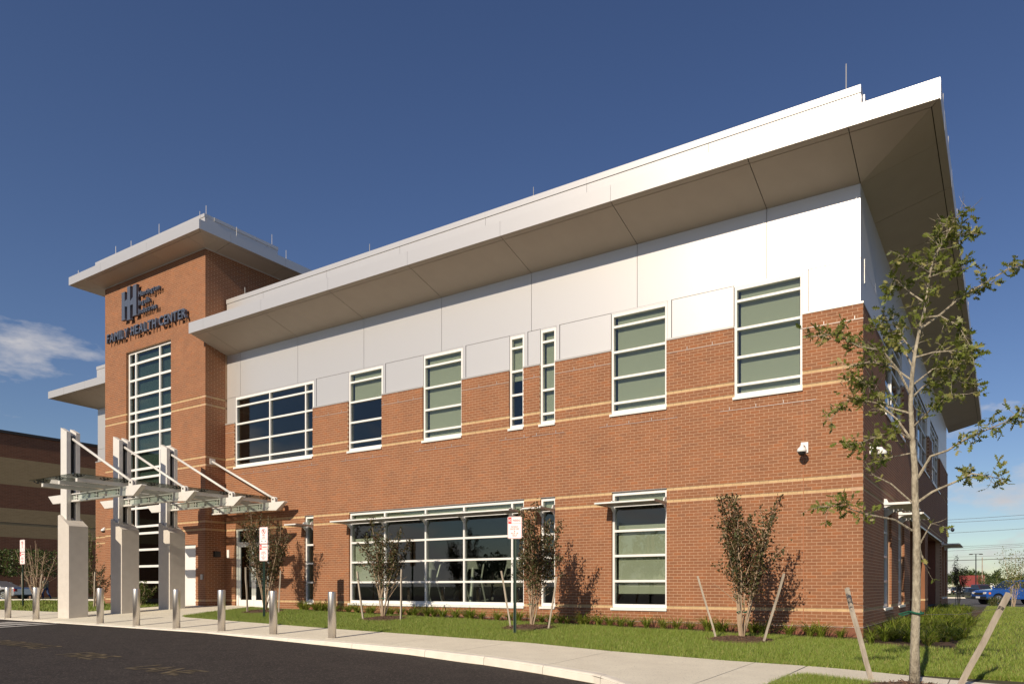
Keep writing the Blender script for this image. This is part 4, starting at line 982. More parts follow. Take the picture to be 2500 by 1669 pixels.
# ------------------------------------------------------------------ young oak
OK_ = empty('young_oak', (1.616, -6.262, -.10)); tag(OK_, 'slender young oak with sparse lobed leaves, staked beside the sidewalk corner', 'tree')
TR = [(1.616, -6.262, -0.13), (1.614, -6.264, 0.352), (1.627, -6.257, 0.953), (1.627, -6.257, 1.555), (1.614, -6.264, 2.006), (1.606, -6.268, 2.306), (1.593, -6.275, 2.488), (1.57, -6.288, 2.969), (1.583, -6.281, 3.269), (1.616, -6.262, 3.525), (1.656, -6.241, 3.765), (1.709, -6.212, 4.021), (1.755, -6.187, 4.366), (1.788, -6.168, 4.523), (1.837, -6.141, 4.635), (1.916, -6.098, 4.782), (1.995, -6.055, 4.95), (2.133, -5.979, 5.063)]
BR = [[(1.57, -6.29, 3.07), (1.46, -6.44, 3.32), (1.32, -6.59, 3.49), (1.12, -6.79, 3.51), (0.93, -6.98, 3.6), (0.67, -7.2, 3.55)], [(1.59, -6.28, 1.6), (1.44, -6.52, 1.71), (1.18, -6.82, 1.76), (1.02, -7.07, 1.82), (0.84, -7.32, 1.79)], [(1.58, -6.28, 1.91), (1.4, -6.44, 2.09), (1.24, -6.58, 2.19), (1.14, -6.69, 2.28)], [(1.64, -6.25, 1.91), (1.8, -6.27, 2.01), (2.0, -6.27, 2.1), (2.17, -6.29, 2.17), (2.32, -6.32, 2.12), (2.45, -6.36, 2.07)], [(1.64, -6.25, 2.17), (1.77, -6.29, 2.38), (1.93, -6.32, 2.42), (2.07, -6.36, 2.5), (2.26, -6.37, 2.58), (2.45, -6.38, 2.65), (2.6, -6.41, 2.74)], [(1.66, -6.24, 3.77), (1.86, -6.16, 3.93), (2.05, -6.09, 4.1), (2.25, -6.01, 4.22), (2.49, -5.91, 4.35), (2.64, -5.86, 4.41)], [(1.58, -6.28, 3.03), (1.69, -6.0, 3.22), (1.89, -5.67, 3.37), (2.15, -5.3, 3.34)], [(1.58, -6.28, 3.22), (1.37, -6.24, 3.42), (1.15, -6.2, 3.51), (0.83, -6.21, 3.49)], [(1.58, -6.28, 2.58), (1.43, -6.26, 2.83), (1.23, -6.26, 3.02), (0.94, -6.31, 3.11), (0.72, -6.33, 2.88)], [(1.68, -6.23, 3.89), (1.86, -6.27, 3.86), (2.04, -6.33, 3.7), (2.15, -6.42, 3.45)], [(1.72, -6.21, 4.04), (1.57, -6.27, 4.18), (1.43, -6.33, 4.31), (1.36, -6.35, 4.19)], [(1.75, -6.19, 4.37), (1.67, -6.41, 4.38), (1.5, -6.68, 4.42)], [(1.6, -6.27, 3.46), (1.8, -6.34, 3.47), (2.0, -6.4, 3.43), (2.15, -6.49, 3.33)], [(1.59, -6.28, 2.71), (1.74, -6.4, 2.82), (1.92, -6.51, 2.94), (2.1, -6.62, 2.92)], [(1.58, -6.28, 2.58), (1.45, -6.51, 2.65), (1.3, -6.74, 2.56), (1.08, -7.02, 2.42)], [(1.59, -6.28, 3.36), (1.47, -6.11, 3.65), (1.34, -5.96, 3.91), (1.09, -5.87, 4.05)], [(1.6, -6.27, 3.52), (1.44, -6.1, 3.79), (1.3, -5.91, 4.15)], [(1.93, -6.09, 4.79), (2.04, -5.78, 4.9), (2.16, -5.48, 5.05)], [(1.98, -6.07, 4.92), (1.88, -5.88, 5.01), (1.78, -5.69, 5.06)], [(1.74, -6.2, 4.32), (1.91, -6.34, 4.29), (2.11, -6.48, 4.24)], [(1.66, -6.24, 1.46), (1.77, -6.33, 1.66), (1.89, -6.42, 1.68)], [(1.64, -6.25, 1.49), (1.7, -6.12, 1.26), (1.74, -5.99, 1.12)], [(1.6, -6.27, 2.44), (1.4, -6.2, 2.44), (1.14, -6.15, 2.38)], [(1.58, -6.28, 3.16), (1.77, -5.99, 3.4), (1.98, -5.69, 3.45), (2.14, -5.41, 3.69)], [(1.58, -6.28, 2.86), (1.34, -6.21, 2.99), (1.09, -6.14, 3.3), (0.86, -6.07, 3.38)]]
O0 = Vector((1.616, -6.262, -.10)); tb = MB()
tr_ = [Vector(p) - O0 + Vector((random.gauss(0, .004), random.gauss(0, .004), 0)) for p in TR]
tb.tube(tr_, [.062, .048, .043, .040, .036, .033, .030, .025, .022, .019, .017, .015, .012, .010, .009, .007, .005, .003], 12)
tb.build('trunk', M['bark'], OK_, smooth=True)
bb = MB(); lc = []; ld = []
def twig(a, d, L, r, depth, n):
    P = [a]; p = a.copy(); dd = d.normalized()
    for i in range(3):
        dd = (dd + Vector((random.gauss(0, .25), random.gauss(0, .25), random.gauss(0, .22)))).normalized(); p = p + dd * L / 3; P.append(p.copy())
    bb.tube(P, [r, r * .8, r * .6, r * .35], 4)
    for i in range(n):
        t = random.uniform(.35, 1.0); k = min(int(t * 3), 2); q = P[k].lerp(P[k + 1], t * 3 - k if t < 1 else 1)
        lc.append(q); ld.append(dd * .5 + Vector((random.gauss(0, .8), random.gauss(0, .8), random.gauss(-.1, .6))))
for bi, b in enumerate(BR):
    P = [Vector(p) - O0 for p in b]; n = len(P); r0 = .0045 + .0017 * n
    bb.tube([p + Vector((random.gauss(0, .006), random.gauss(0, .006), random.gauss(0, .006))) if 0 < i < n - 1 else p for i, p in enumerate(P)], [r0 * (1 - .8 * i / (n - 1)) for i in range(n)], 6)
    L = sum((P[i + 1] - P[i]).length for i in range(n - 1)); sparse = bi in (2, 20, 21)
    nt_ = int(L * (8 if sparse else (24 if bi in (1, 3) else 33)))
    for k in range(nt_):
        f = random.uniform(.30 if bi not in (1, 3, 4) else .42, 1.0) * (n - 1); i = min(int(f), n - 2); a = P[i].lerp(P[i + 1], f - i); d0 = (P[i + 1] - P[i]).normalized()
        twig(a, d0 * .7 + Vector((random.gauss(0, .7), random.gauss(0, .7), random.gauss(0, .6))), random.uniform(.07, .20), .0028, 0, 0 if sparse and k % 2 else random.randint(3, 6))
for k in range(80):                                             # shoots on the leader
    f = random.uniform(9, 16.9); i = int(f); a = tr_[i].lerp(tr_[i + 1], f - i)
    twig(a, Vector((random.gauss(0, 1), random.gauss(0, 1), random.gauss(.3, .5))), random.uniform(.08, .26), .003, 0, random.randint(4, 7))
bb.build('branches', M['twig'] if False else M['bark'], OK_)
C = np.array([tuple(v) for v in lc]); D = np.array([tuple(v) for v in ld]); kk = C[:, 2] < 5.14; C = C[kk]; D = D[kk]; V, F = oak_leaves(C, D, rng.uniform(.05, .105, len(C)))
np_mesh('crown', V, F, M['oak'], OK_)
MB().tube([(.060 * math.cos(a) + (.0 if abs(a) < 5 else .02), .060 * math.sin(a), .82 + .010 * math.sin(2 * a)) for a in np.linspace(0, 6.283, 14)], .011, 5).build('strap', M['strap'], OK_)
MB().tube([(-.05, -.02, .82), (-.12, .0, .79), (-.17, .02, .80), (-.06, -.035, .835)], .008, 5).build('strap', M['strap'], OK_)
mulch_ring(1.62, -6.42, .55, 'brown mulch ring around the young oak trunk')

# ------------------------------------------------------------------ lily-turf clumps
def clump(nb, h, name):
    V = []; F = []
    for k in range(nb):
        az = random.uniform(0, 6.283); r = random.uniform(0, .05); L = h * random.uniform(.7, 1.25); out_ = random.uniform(.45, 1.15); w = random.uniform(.006, .011)
        b = Vector((r * math.cos(az), r * math.sin(az), -.01)); s_ = Vector((-math.sin(az), math.cos(az), 0)); o = Vector((math.cos(az), math.sin(az), 0)); n0 = len(V)
        for i in range(5):
            t = i / 4; p = b + o * L * out_ * t ** 1.4 + Vector((0, 0, L * (t * 1.05 - .78 * out_ * t ** 2.2))); ww = w * (1 - .85 * t ** 2)
            V += [tuple(p - s_ * ww), tuple(p + s_ * ww)]
        F += [(n0 + 2 * i, n0 + 2 * i + 1, n0 + 2 * i + 3, n0 + 2 * i + 2) for i in range(4)]
    return np_mesh(name, V, F, M['lily'])
protos = [clump(70, .46, 'lily_turf') for _ in range(4)]
def place_clumps(spots, lab, grp):
    for i, (x, y, s_) in enumerate(spots):
        pr = protos[i % 4]
        o = inst(pr, (x, y, G(x, y)), rz=random.uniform(0, 6.28), sc=s_); tag(o, lab, 'plant', grp)
sp = []
x = -16.6
while x < -.3:
    sp.append((x + random.uniform(-.1, .1), -.42 + random.uniform(-.12, .10), random.uniform(.72, 1.15))); x += random.uniform(.24, .42)
place_clumps(sp, 'green strappy grass-like clump in the row along the foot of the front brick wall', 'strappy clumps along the front wall')
sp = []
y = -1.15
while y < 19:
    for k in range(4 if y < 9 else 3):
        xx = .22 + k * .40 + random.uniform(-.12, .12)
        if y < -.3 and xx < .5 and random.random() < .3: continue
        xx += .22 * math.sin(y * 1.3)
        if random.random() < .12 or xx < .15: continue
        sp.append((xx, y + random.uniform(-.18, .18), random.uniform(.75, 1.2)))
    y += .42 + .01 * max(y, 0)
place_clumps(sp, 'bright green strappy clump in the thick bed beside the shaded side wall', 'strappy clumps in the side bed')
for p_ in protos: bpy.data.objects.remove(p_)
# mulch beds under them
strip('planting_bed', rngx(-17.4, .3, .3), lambda x: -.75 + .06 * math.sin(3 * x), lambda x: -.004, lambda x, y: G(x, y) - .004, 3, M['mulchbase'])
strip('planting_bed', rngx(.012, 1.75, .25), lambda x: -1.45 + .08 * math.sin(5 * x), lambda x: 20.0, lambda x, y: G(x, y) - .004, 40, M['mulchbase'])

# ------------------------------------------------------------------ grass
def grass(name, N, sample, hmin, hmax, w, lab):
    P = sample(N); n = len(P); z = np.array([G(a, b) - .022 for a, b in P])
    az = rng.random(n) * 6.283; h = rng.uniform(hmin, hmax, n); ln = rng.uniform(.2, .9, n) * h; az2 = rng.random(n) * 6.283
    sx_, sy_ = np.cos(az) * w / 2, np.sin(az) * w / 2
    b0 = np.stack([P[:, 0] - sx_, P[:, 1] - sy_, z], 1); b1 = np.stack([P[:, 0] + sx_, P[:, 1] + sy_, z], 1)
    tp = np.stack([P[:, 0] + np.cos(az2) * ln, P[:, 1] + np.sin(az2) * ln, z + h], 1)
    V = np.stack([b0, b1, tp], 1).reshape(-1, 3); F = np.arange(3 * n).reshape(-1, 3)
    o = np_mesh(name, V, F, M['grass'], None, 'stuff'); tag(o, lab, 'grass')
RINGS = [(-17.0, -1.5, .58), (-11.7, -1.62, .58), (-6.85, -1.85, .62), (-1.86, -1.95, .60), (1.62, -6.42, .5)]
def keep(P):
    k = np.ones(len(P), bool)
    for a, b, r in RINGS: k &= ((P[:, 0] - a) ** 2 + (P[:, 1] - b) ** 2) > (r * rng.uniform(.85, 1.08, len(P))) ** 2
    return P[k]
VYI = np.vectorize(y_in); VYL = np.vectorize(y_low)
def s_front(N):
    x = rng.uniform(-18.8, .2, N); lo = VYI(x) - .03; hi = -.72 + .06 * np.sin(3 * x); y = lo + (hi - lo) * rng.random(N); return keep(np.stack([x, y], 1))
def s_right(N):
    # denser close to the sidewalk
    x = .1 + 13 * rng.random(N) ** 1.5; y = -5 + 36 * rng.random(N) ** 2.0; lo = VYI(x) - .03; P = np.stack([x, np.maximum(y, lo + .4 * rng.random(N))], 1)
    bed = (P[:, 0] < 1.72) & (P[:, 1] > -1.4); return keep(P[~bed])
def s_low(N):
    x = rng.uniform(.14, 4.5, N); hi = VYL(x) + .03; y = hi - 2.6 * rng.random(N) ** 1.3; return keep(np.stack([x, y], 1))
def s_left(N):
    x = rng.uniform(-40, -23.3, N); lo = VYI(x); y = lo + (np.where(x > -28.4, -1.0, .5) - lo) * rng.random(N); return np.stack([x, y], 1)
grass('lawn_grass', 250000, s_front, .04, .085, .007, 'mown green grass between the front wall and the sidewalk')
grass('lawn_grass', 260000, s_right, .04, .085, .009, 'mown green grass beside the shaded side wall')
grass('lawn_grass', 80000, s_low, .035, .085, .006, 'mown green grass patch around the young oak')
grass('lawn_grass', 30000, s_left, .05, .11, .02, 'mown green grass behind the concrete piers')

# brown grit lying along the kerb
strip('gutter_grit', rngx(-34, -.7, .12), lambda x: y_out(x) - .035 - .03 * abs(math.sin(7 * x) * math.sin(2.3 * x)), lambda x: y_out(x) + .0, lambda x, y: A(x, y) + .004, 1, mat('grit', (.20, .155, .09), .95, var=(.10, .075, .045), scale=12), drive, None)
# ------------------------------------------------------------------ painted road marks
def road_text(t, x0, x1, y0, h):
    me = text_mesh(t, h / .70, 0.0, off=.006); me.materials.clear(); me.materials.append(M['paint'])
    xs = [v.co.x for v in me.vertices]; lo, hi = min(xs), max(xs); k = (x1 - x0) / (hi - lo)
    for v in me.vertices:
        X = x0 + (v.co.x - lo) * k; Y = y0 + v.co.y; v.co = Vector((X, Y, A(X, Y) + .005))
    o = bpy.data.objects.new('road_lettering', me); COL.objects.link(o); o.parent = drive
for t, a, b, y in (('PARKING', -14.25, -12.0, -8.9), ('FIRE', -10.75, -9.65, -9.07), ('LANE', -8.25, -7.0, -9.25)): road_text(t, a, b, y, .46)
for k in range(6):
    y0 = -5.62 - k * .42
    V = [(x, y, A(x, y) + .005) for x, y in ((-27, y0 - .9 - .24), (-20.0 + k * .22, y0 - .24), (-20.0 + k * .22, y0), (-27, y0 - .9))]
    MB().add(V, [(0, 1, 2, 3)]).build('crossing_stripe', M['wpaint'], drive)
V = [(x, y, A(x, y) + .009) for x, y in ((-19.76, -5.55), (-19.55, -5.55), (-18.2, -8.2), (-18.45, -8.2))]
MB().add(V, [(0, 1, 2, 3)]).build('crossing_stripe', M['wpaint'], drive)

# ------------------------------------------------------------------ far buildings
def brick_mat(name, c1, c2, mo, axis):
    m = mat(name, c1, .9); t = m.node_tree; b = t.nodes['Principled BSDF']; g = t.nodes.new('ShaderNodeNewGeometry'); sp_ = t.nodes.new('ShaderNodeSeparateXYZ'); cb = t.nodes.new('ShaderNodeCombineXYZ'); br = t.nodes.new('ShaderNodeTexBrick')
    t.links.new(g.outputs['Position'], sp_.inputs[0]); t.links.new(sp_.outputs[axis], cb.inputs[0]); t.links.new(sp_.outputs['Z'], cb.inputs[1]); t.links.new(cb.outputs[0], br.inputs['Vector'])
    br.inputs['Color1'].default_value = (*c1, 1); br.inputs['Color2'].default_value = (*c2, 1); br.inputs['Mortar'].default_value = (*mo, 1)
    br.inputs['Scale'].default_value = 1.0; br.inputs['Brick Width'].default_value = .42; br.inputs['Row Height'].default_value = .14; br.inputs['Mortar Size'].default_value = .012
    t.links.new(br.outputs[0], b.inputs['Base Color']); return m
M['bgbrick'] = brick_mat('far_brick', (.25, .10, .050), (.20, .08, .040), (.28, .16, .095), 'Y')
M['bgtan'] = brick_mat('far_tan', (.44, .30, .145), (.39, .265, .125), (.47, .34, .18), 'Y')
FB = empty('store_building', (-78, 15, 0)); tag(FB, 'long dark red brick building with broad tan bands behind the left lawn', 'building')
for z0, z1, m_, n_ in ((-.9, 5.57, 'bgbrick', 'wall'), (5.57, 8.23, 'bgtan', 'tan_band'), (8.23, 10.41, 'bgbrick', 'wall'), (10.41, 12.88, 'bgtan', 'tan_band'), (12.88, 15.1, 'bgbrick', 'wall')):
    MB().box(-20, 0, -45, 45, z0 + .002, z1 - .002).build(n_, M[m_], FB)
MB().box(-20.1, .12, -45.1, 45.1, 15.1, 15.35).build('coping', M['bgcap'], FB)
MB().box(-.01, .02, -45, 45, 6.88, 6.92).build('groove', M['bgcap'], FB)
hb = MB(); hb.box(-9, 9, -.09, .09, -.1, .16)
o = hb.build('far_kerb', M['kerb']); o.location = (-55, 6.7, 0); o.rotation_euler.z = math.radians(28.8); o['kind'] = 'structure'

RB = empty('red_roof_house', (-5.7, 209.5, -.7)); tag(RB, 'small cream building with a steep red metal roof beyond the parking lot', 'building')
MB().box(-3.6, 3.4, -3, 3, 0, 1.6).build('wall', mat('cream_wall', (.62, .52, .38), .9), RB)
MB().prism([(-2.9, -3.3, 1.4), (3.6, -3.3, 1.4), (3.6, -.2, 4.9), (-2.9, -.2, 4.9)], (0, .15, .1)).build('roof', mat('red_roof', (.22, .035, .03), .7, var=(.19, .03, .025), scale=2), RB)
MB().prism([(-3.1, -.2, 4.8), (3.6, -.2, 4.8), (3.6, 3.3, 1.4), (-3.1, 3.3, 1.4)], (0, .1, .15)).build('roof', bpy.data.materials['red_roof'], RB)
MB().prism([(3.6, -3.0, 1.5), (3.6, 3.0, 1.5), (3.6, -.2, 4.7)], (.1, 0, 0)).build('gable', bpy.data.materials['cream_wall'], RB)
for xx in (-2.6, -.6, 1.6): MB().box(xx, xx + .9, -3.04, -3.0, .5, 1.35).build('window', M['bgcap'], RB)
WB = empty('white_shed', (2.2, 225, -.7)); tag(WB, 'low flat white building beyond the parked vehicles', 'building')
MB().box(-3, 2.6, 0, 6, 0, 2.6).build('wall', M['camw'], WB); MB().box(-3.1, 2.7, -.1, 6.1, 2.602, 2.75).build('roof', M['flash'], WB)
for xx in (-1.8, .6): MB().box(xx, xx + .9, -.03, -.002, .8, 1.7).build('window', M['bgcap'], WB)
# parking lot
strip('parking_lot', rngx(-30, 70, 5), lambda x: 33.0 if x > -.5 else 26, lambda x: 130.0, lambda x, y: -.38 - .25 * min(max((y - 45) / 45, 0), 1), 12, M['lot'] if 'lot' in M else mat('lot_asphalt', (.075, .068, .062), .9, var=(.10, .09, .08), scale=.6))
MB().box(-20, -.9, 91, 91.3, -.66, -.47).build('far_kerb', M['kerb'], kind='structure')
strip('verge', rngx(-40, 60, 5), lambda x: 91.3, lambda x: 300.0, lambda x, y: -.52, 6, mat('verge_grass', (.09, .13, .03), .95, var=(.14, .13, .05), scale=.5))

# ------------------------------------------------------------------ vehicles
M['tyre'] = mat('tyre', (.02, .02, .02), .8); M['cglassd'] = mat('car_glass', (.02, .025, .03), .05, spec=.8); M['lamp'] = mat('lamp_lens', (.75, .75, .72), .1); M['amber'] = mat('amber_lens', (.85, .22, .02), .2); M['tail'] = mat('tail_lens', (.35, .01, .01), .2)
def vehicle(name, lab, cat, loc, rz, L, Wd, H, paint, kind='sedan', grp=None):
    r = empty(name, loc); r.rotation_euler.z = rz; tag(r, lab, cat, grp)
    wr = .34 if kind != 'truck' else .41; x1 = L / 2; h = Wd / 2
    fx, rx = x1 - .9 - (.1 if kind == 'truck' else 0), -x1 + .85 + (.25 if kind == 'truck' else 0)
    if kind == 'truck': hood, belt, roof_, ws0, ws1, rf, rb = 1.18, 1.25, H, x1 - 1.75, x1 - 2.55, x1 - 2.6, -x1 + 2.0
    elif kind == 'suv': hood, belt, roof_, ws0, ws1, rf, rb = 1.05, 1.1, H, x1 - 1.3, x1 - 1.95, x1 - 2.0, -x1 + .35
    else: hood, belt, roof_, ws0, ws1, rf, rb = .92, .96, H, x1 - 1.25, x1 - 2.05, x1 - 2.1, -x1 + 1.5
    gz = .26 if kind != 'truck' else .42
    def arch(cx_):
        return [(cx_ + (wr + .07) * math.cos(t), max(gz, wr + (wr + .07) * math.sin(t))) for t in np.linspace(0, math.pi, 9)]
    bot = [(x1 - .05, gz + .12)] + [(x1 - .12, gz)] + arch(fx) + arch(rx) + [(-x1 + .1, gz), (-x1, gz + .15)]
    top = [(-x1 + .02, belt - .12), (-x1 + .08, belt), (ws0, belt), (x1 - .35, hood - .03), (x1 - .08, hood - .16), (x1, hood - .35)]
    mb = MB(); mb.prism([(x, -h, z) for x, z in bot + top], (0, Wd, 0)); b = mb.build('body', paint, r)
    bv = b.modifiers.new('bevel', 'BEVEL'); bv.width = .07; bv.segments = 3; bv.limit_method = 'ANGLE'; bv.angle_limit = math.radians(50)
    # cabin
    in_ = .13; cb = [(ws0, belt - .02), (ws1 - .05, roof_ - .06), (ws1 - .3, roof_)] + ([(rb + .1, roof_), (rb, belt - .02)] if kind != 'sedan' else [(rb + .55, roof_ - .03), (rb - .45, belt + .02), (rb - .5, belt - .02)])
    def wy(z): return h - .03 - in_ * max(0, (z - belt) / (roof_ - belt))
    c = MB(); n = len(cb); V = [(x, -wy(z), z) for x, z in cb] + [(x, wy(z), z) for x, z in cb]
    c.add(V, [tuple(range(n))[::-1], tuple(range(n, 2 * n))] + [(i, (i + 1) % n, n + (i + 1) % n, n + i) for i in range(n)])
    cab = c.build('cabin', paint, r); bv = cab.modifiers.new('bevel', 'BEVEL'); bv.width = .04; bv.segments = 2; bv.limit_method = 'ANGLE'; bv.angle_limit = math.radians(40)
    xs0, xs1 = ws0 - .22, (rb + .12 if kind != 'sedan' else rb - .2)
    mid = (xs0 + xs1) / 2 - .05
    for s_ in (-1, 1):
        def sq(pts): return [(x, s_ * (wy(z) + .006), z) for x, z in pts]
        zt_ = roof_ - .09; zb_ = belt + .04; fr = (ws1 - ws0) / (roof_ - belt)
        MB().prism(sq([(xs0, zb_), (mid + .04, zb_), (mid + .04, zt_), (ws0 - .2 + fr * (zt_ - belt) , zt_)]), (0, s_ * .004, 0)).build('side_window', M['cglassd'], r)
        MB().prism(sq([(mid - .04, zb_), (xs1, zb_), (xs1 + (.45 if kind == 'sedan' else .03), zt_), (mid - .04, zt_)]), (0, s_ * .004, 0)).build('side_window', M['cglassd'], r)
        MB().box(x1 - .30, x1 - .01, s_ * (h - .28) - .16, s_ * (h - .28) + .17, hood - .36, hood - .18).build('headlight', M['lamp'], r)
        MB().box(x1 - .36, x1 - .20, s_ * h - .03, s_ * h + .012, hood - .34, hood - .2).build('marker_light', M['amber'], r)
        MB().box(-x1 - .012, -x1 + .10, s_ * (h - .13) - .11, s_ * (h - .13) + .125, belt - .32, belt - .12).build('tail_light', M['tail'], r)
        MB().tube([(ws0 - .25, s_ * (h - .02), belt + .04), (ws0 - .2, s_ * (h + .14), belt + .08), (ws0 - .2, s_ * (h + .2), belt + .16)], [.03, .07, .07], 8).build('mirror', paint, r)
        for cx_ in (fx, rx):
            w = MB(); y0 = s_ * (h - .24); y1 = s_ * (h - .01)
            ring_ = lambda rr, y: [(cx_ + rr * math.cos(t), y, wr + rr * math.sin(t)) for t in np.linspace(0, 2 * math.pi, 21)[:-1]]
            a, bb_ = ring_(wr, y0), ring_(wr, y1); w.add(a + bb_, [(i, (i + 1) % 20, 20 + (i + 1) % 20, 20 + i) for i in range(20)] + [tuple(range(20)), tuple(range(20, 40))[::-1]])
            wo = w.build('wheel', M['tyre'], r)
            sp_ = MB()
            for k in range(6):
                t = k * math.pi / 3; d = Vector((math.cos(t), 0, math.sin(t))); e = Vector((-math.sin(t), 0, math.cos(t))) * .04; cc_ = Vector((cx_, y1 + s_ * .004, wr))
                sp_.prism([cc_ + d * .03 - e, cc_ + d * wr * .66 - e * 1.5, cc_ + d * wr * .66 + e * 1.5, cc_ + d * .03 + e], (0, s_ * .01, 0))
            sp_.tube([Vector((cx_ + wr * .68 * math.cos(t), y1 + s_ * .006, wr + wr * .68 * math.sin(t))) for t in np.linspace(0, 6.283, 21)], .02, 5)
            sp_.build('rim', M['chrome'], wo)
    sl = Vector((ws1 - .05 - ws0, 0, roof_ - .06 - belt + .02)); nrm = Vector((sl.z, 0, -sl.x)).normalized()
    def wsq(f, sgn, k): p = Vector((ws0, 0, belt - .02)) + sl * f + nrm * .006; return (p.x, sgn * (wy(p.z) - .09), p.z)
    MB().prism([wsq(.1, -1, 0), wsq(.1, 1, 0), wsq(.92, 1, 0), wsq(.92, -1, 0)], tuple(nrm * .004)).build('windshield', M['cglassd'], r)
    MB().box(x1 - .06, x1 + .012, -h + .45, h - .45, hood - .40, hood - .22).build('grille', M['tyre'], r)
    MB().box(x1 - .1, x1 + .06, -h + .08, h - .08, gz + .02, gz + .24).build('bumper', paint if kind != 'truck' else M['fit'], r)
    MB().box(x1 + .061, x1 + .066, -.26, .26, gz + .1, gz + .24).build('number_plate', M['camw'], r)
    if kind == 'truck': MB().box(-x1 + .12, rb - .08, -h + .12, h - .12, belt - .03, belt + .006).build('cargo_bed', M['tyre'], r)
    return r
P_blue = mat('blue_paint', (.015, .10, .42), .22, metal=.35, coat=1.0); P_black = mat('black_paint', (.012, .014, .022), .2, coat=1.0); P_mar = mat('maroon_paint', (.07, .012, .014), .25, coat=1.0)
P_sil = mat('silver_paint', (.42, .42, .43), .3, metal=.6, coat=1.0); P_wht = mat('white_paint', (.75, .75, .74), .3, coat=.6)
vehicle('pickup_truck', 'bright blue pickup truck parked behind the right-hand lawn', 'truck', (3.15, 47.6, -.42), math.radians(214), 5.7, 2.0, 1.93, P_blue, 'truck')
vehicle('parked_car', 'black sedan with a white number plate facing the clinic from the parking lot', 'car', (-1.1, 90.6, -.63), math.radians(-63), 4.7, 1.85, 1.46, P_black)
vehicle('parked_car', 'dark maroon sport utility vehicle behind the black sedan', 'car', (-.3, 106, -.52), math.radians(-60), 4.6, 1.95, 1.85, P_mar, 'suv')
for i, (u, w) in enumerate(((-7.6, P_wht), (-5.4, P_black), (-3.6, P_wht), (-9.8, P_sil))):
    vehicle('parked_car', ['white car in the far row next to a dark car', 'dark car between two white cars in the far row', 'white car at the lot end of the far row', 'silver car in the far row half hidden by the brick corner'][i], 'car', (u, 131 + i * .8, -.52), math.radians(-75), 4.5, 1.8, 1.45, w)
vehicle('parked_car', 'silver sedan parked along the far left road behind the bollards', 'car', (-64.8, 8.2, 0.0), math.radians(208.8), 4.6, 1.8, 1.45, P_sil)

# ------------------------------------------------------------------ person on the far left
def person(loc, rz):
    r = empty('person', loc); r.rotation_euler.z = rz; tag(r, 'person in camouflage jacket and blue jeans walking past the dark brick building', 'person')
    V = [(0, 0, .95), (0, 0, 1.18), (.02, 0, 1.40), (.03, 0, 1.50), (.05, 0, 1.60), (.05, 0, 1.72),
         (0, .10, .90), (.16, .10, .50), (.10, .10, .07), (.24, .10, .03),
         (0, -.10, .90), (-.10, -.10, .50), (-.36, -.10, .13), (-.28, -.10, .03),
         (.01, .20, 1.40), (-.10, .25, 1.14), (.06, .25, .92), (.10, .25, .84),
         (.01, -.20, 1.40), (.10, -.25, 1.14), (.26, -.23, .96), (.31, -.23, .90)]
    Ed = [(0, 1), (1, 2), (2, 3), (3, 4), (4, 5), (0, 6), (6, 7), (7, 8), (8, 9), (0, 10), (10, 11), (11, 12), (12, 13), (2, 14), (14, 15), (15, 16), (16, 17), (2, 18), (18, 19), (19, 20), (20, 21)]
    R_ = [(.15, .15), (.15, .17), (.12, .16), (.055, .055), (.10, .085), (.085, .08), (.10, .10), (.075, .075), (.05, .05), (.045, .045), (.10, .10), (.075, .075), (.05, .05), (.045, .045), (.07, .07), (.055, .055), (.042, .042), (.04, .04), (.07, .07), (.055, .055), (.042, .042), (.04, .04)]
    me = bpy.data.meshes.new('body'); me.from_pydata(V, Ed, []); o = bpy.data.objects.new('tmp', me); COL.objects.link(o)
    sk = o.modifiers.new('skin', 'SKIN'); sv = me.skin_vertices[0].data
    for i, q in enumerate(R_): sv[i].radius = q
    sv[0].use_root = True; ss = o.modifiers.new('sub', 'SUBSURF'); ss.levels = 2; ss.render_levels = 2
    dg = bpy.context.evaluated_depsgraph_get(); dg.update(); m2 = bpy.data.meshes.new_from_object(o.evaluated_get(dg)); bpy.data.objects.remove(o)
    mats = [mat('skin', (.32, .20, .14), .6), mat('camouflage', (.13, .12, .07), .9, var=(.30, .27, .19), scale=14), mat('jeans', (.035, .06, .13), .9), mat('shoes', (.05, .04, .035), .7), mat('hair', (.03, .02, .015), .7)]
    m2.materials.clear()
    for q in mats: m2.materials.append(q)
    for p_ in m2.polygons:
        c = p_.center; p_.use_smooth = True
        hand = abs(c.y) > .17 and c.z < .93
        p_.material_index = 0 if (c.z > 1.50 and c.x > -.0) or hand else 4 if c.z > 1.56 else 1 if c.z > .93 else 2 if c.z > .10 else 3
        if c.z > 1.69: p_.material_index = 4
    b = bpy.data.objects.new('body', m2); COL.objects.link(b); b.parent = r
person((-63.6, 10.9, 0), math.radians(200))

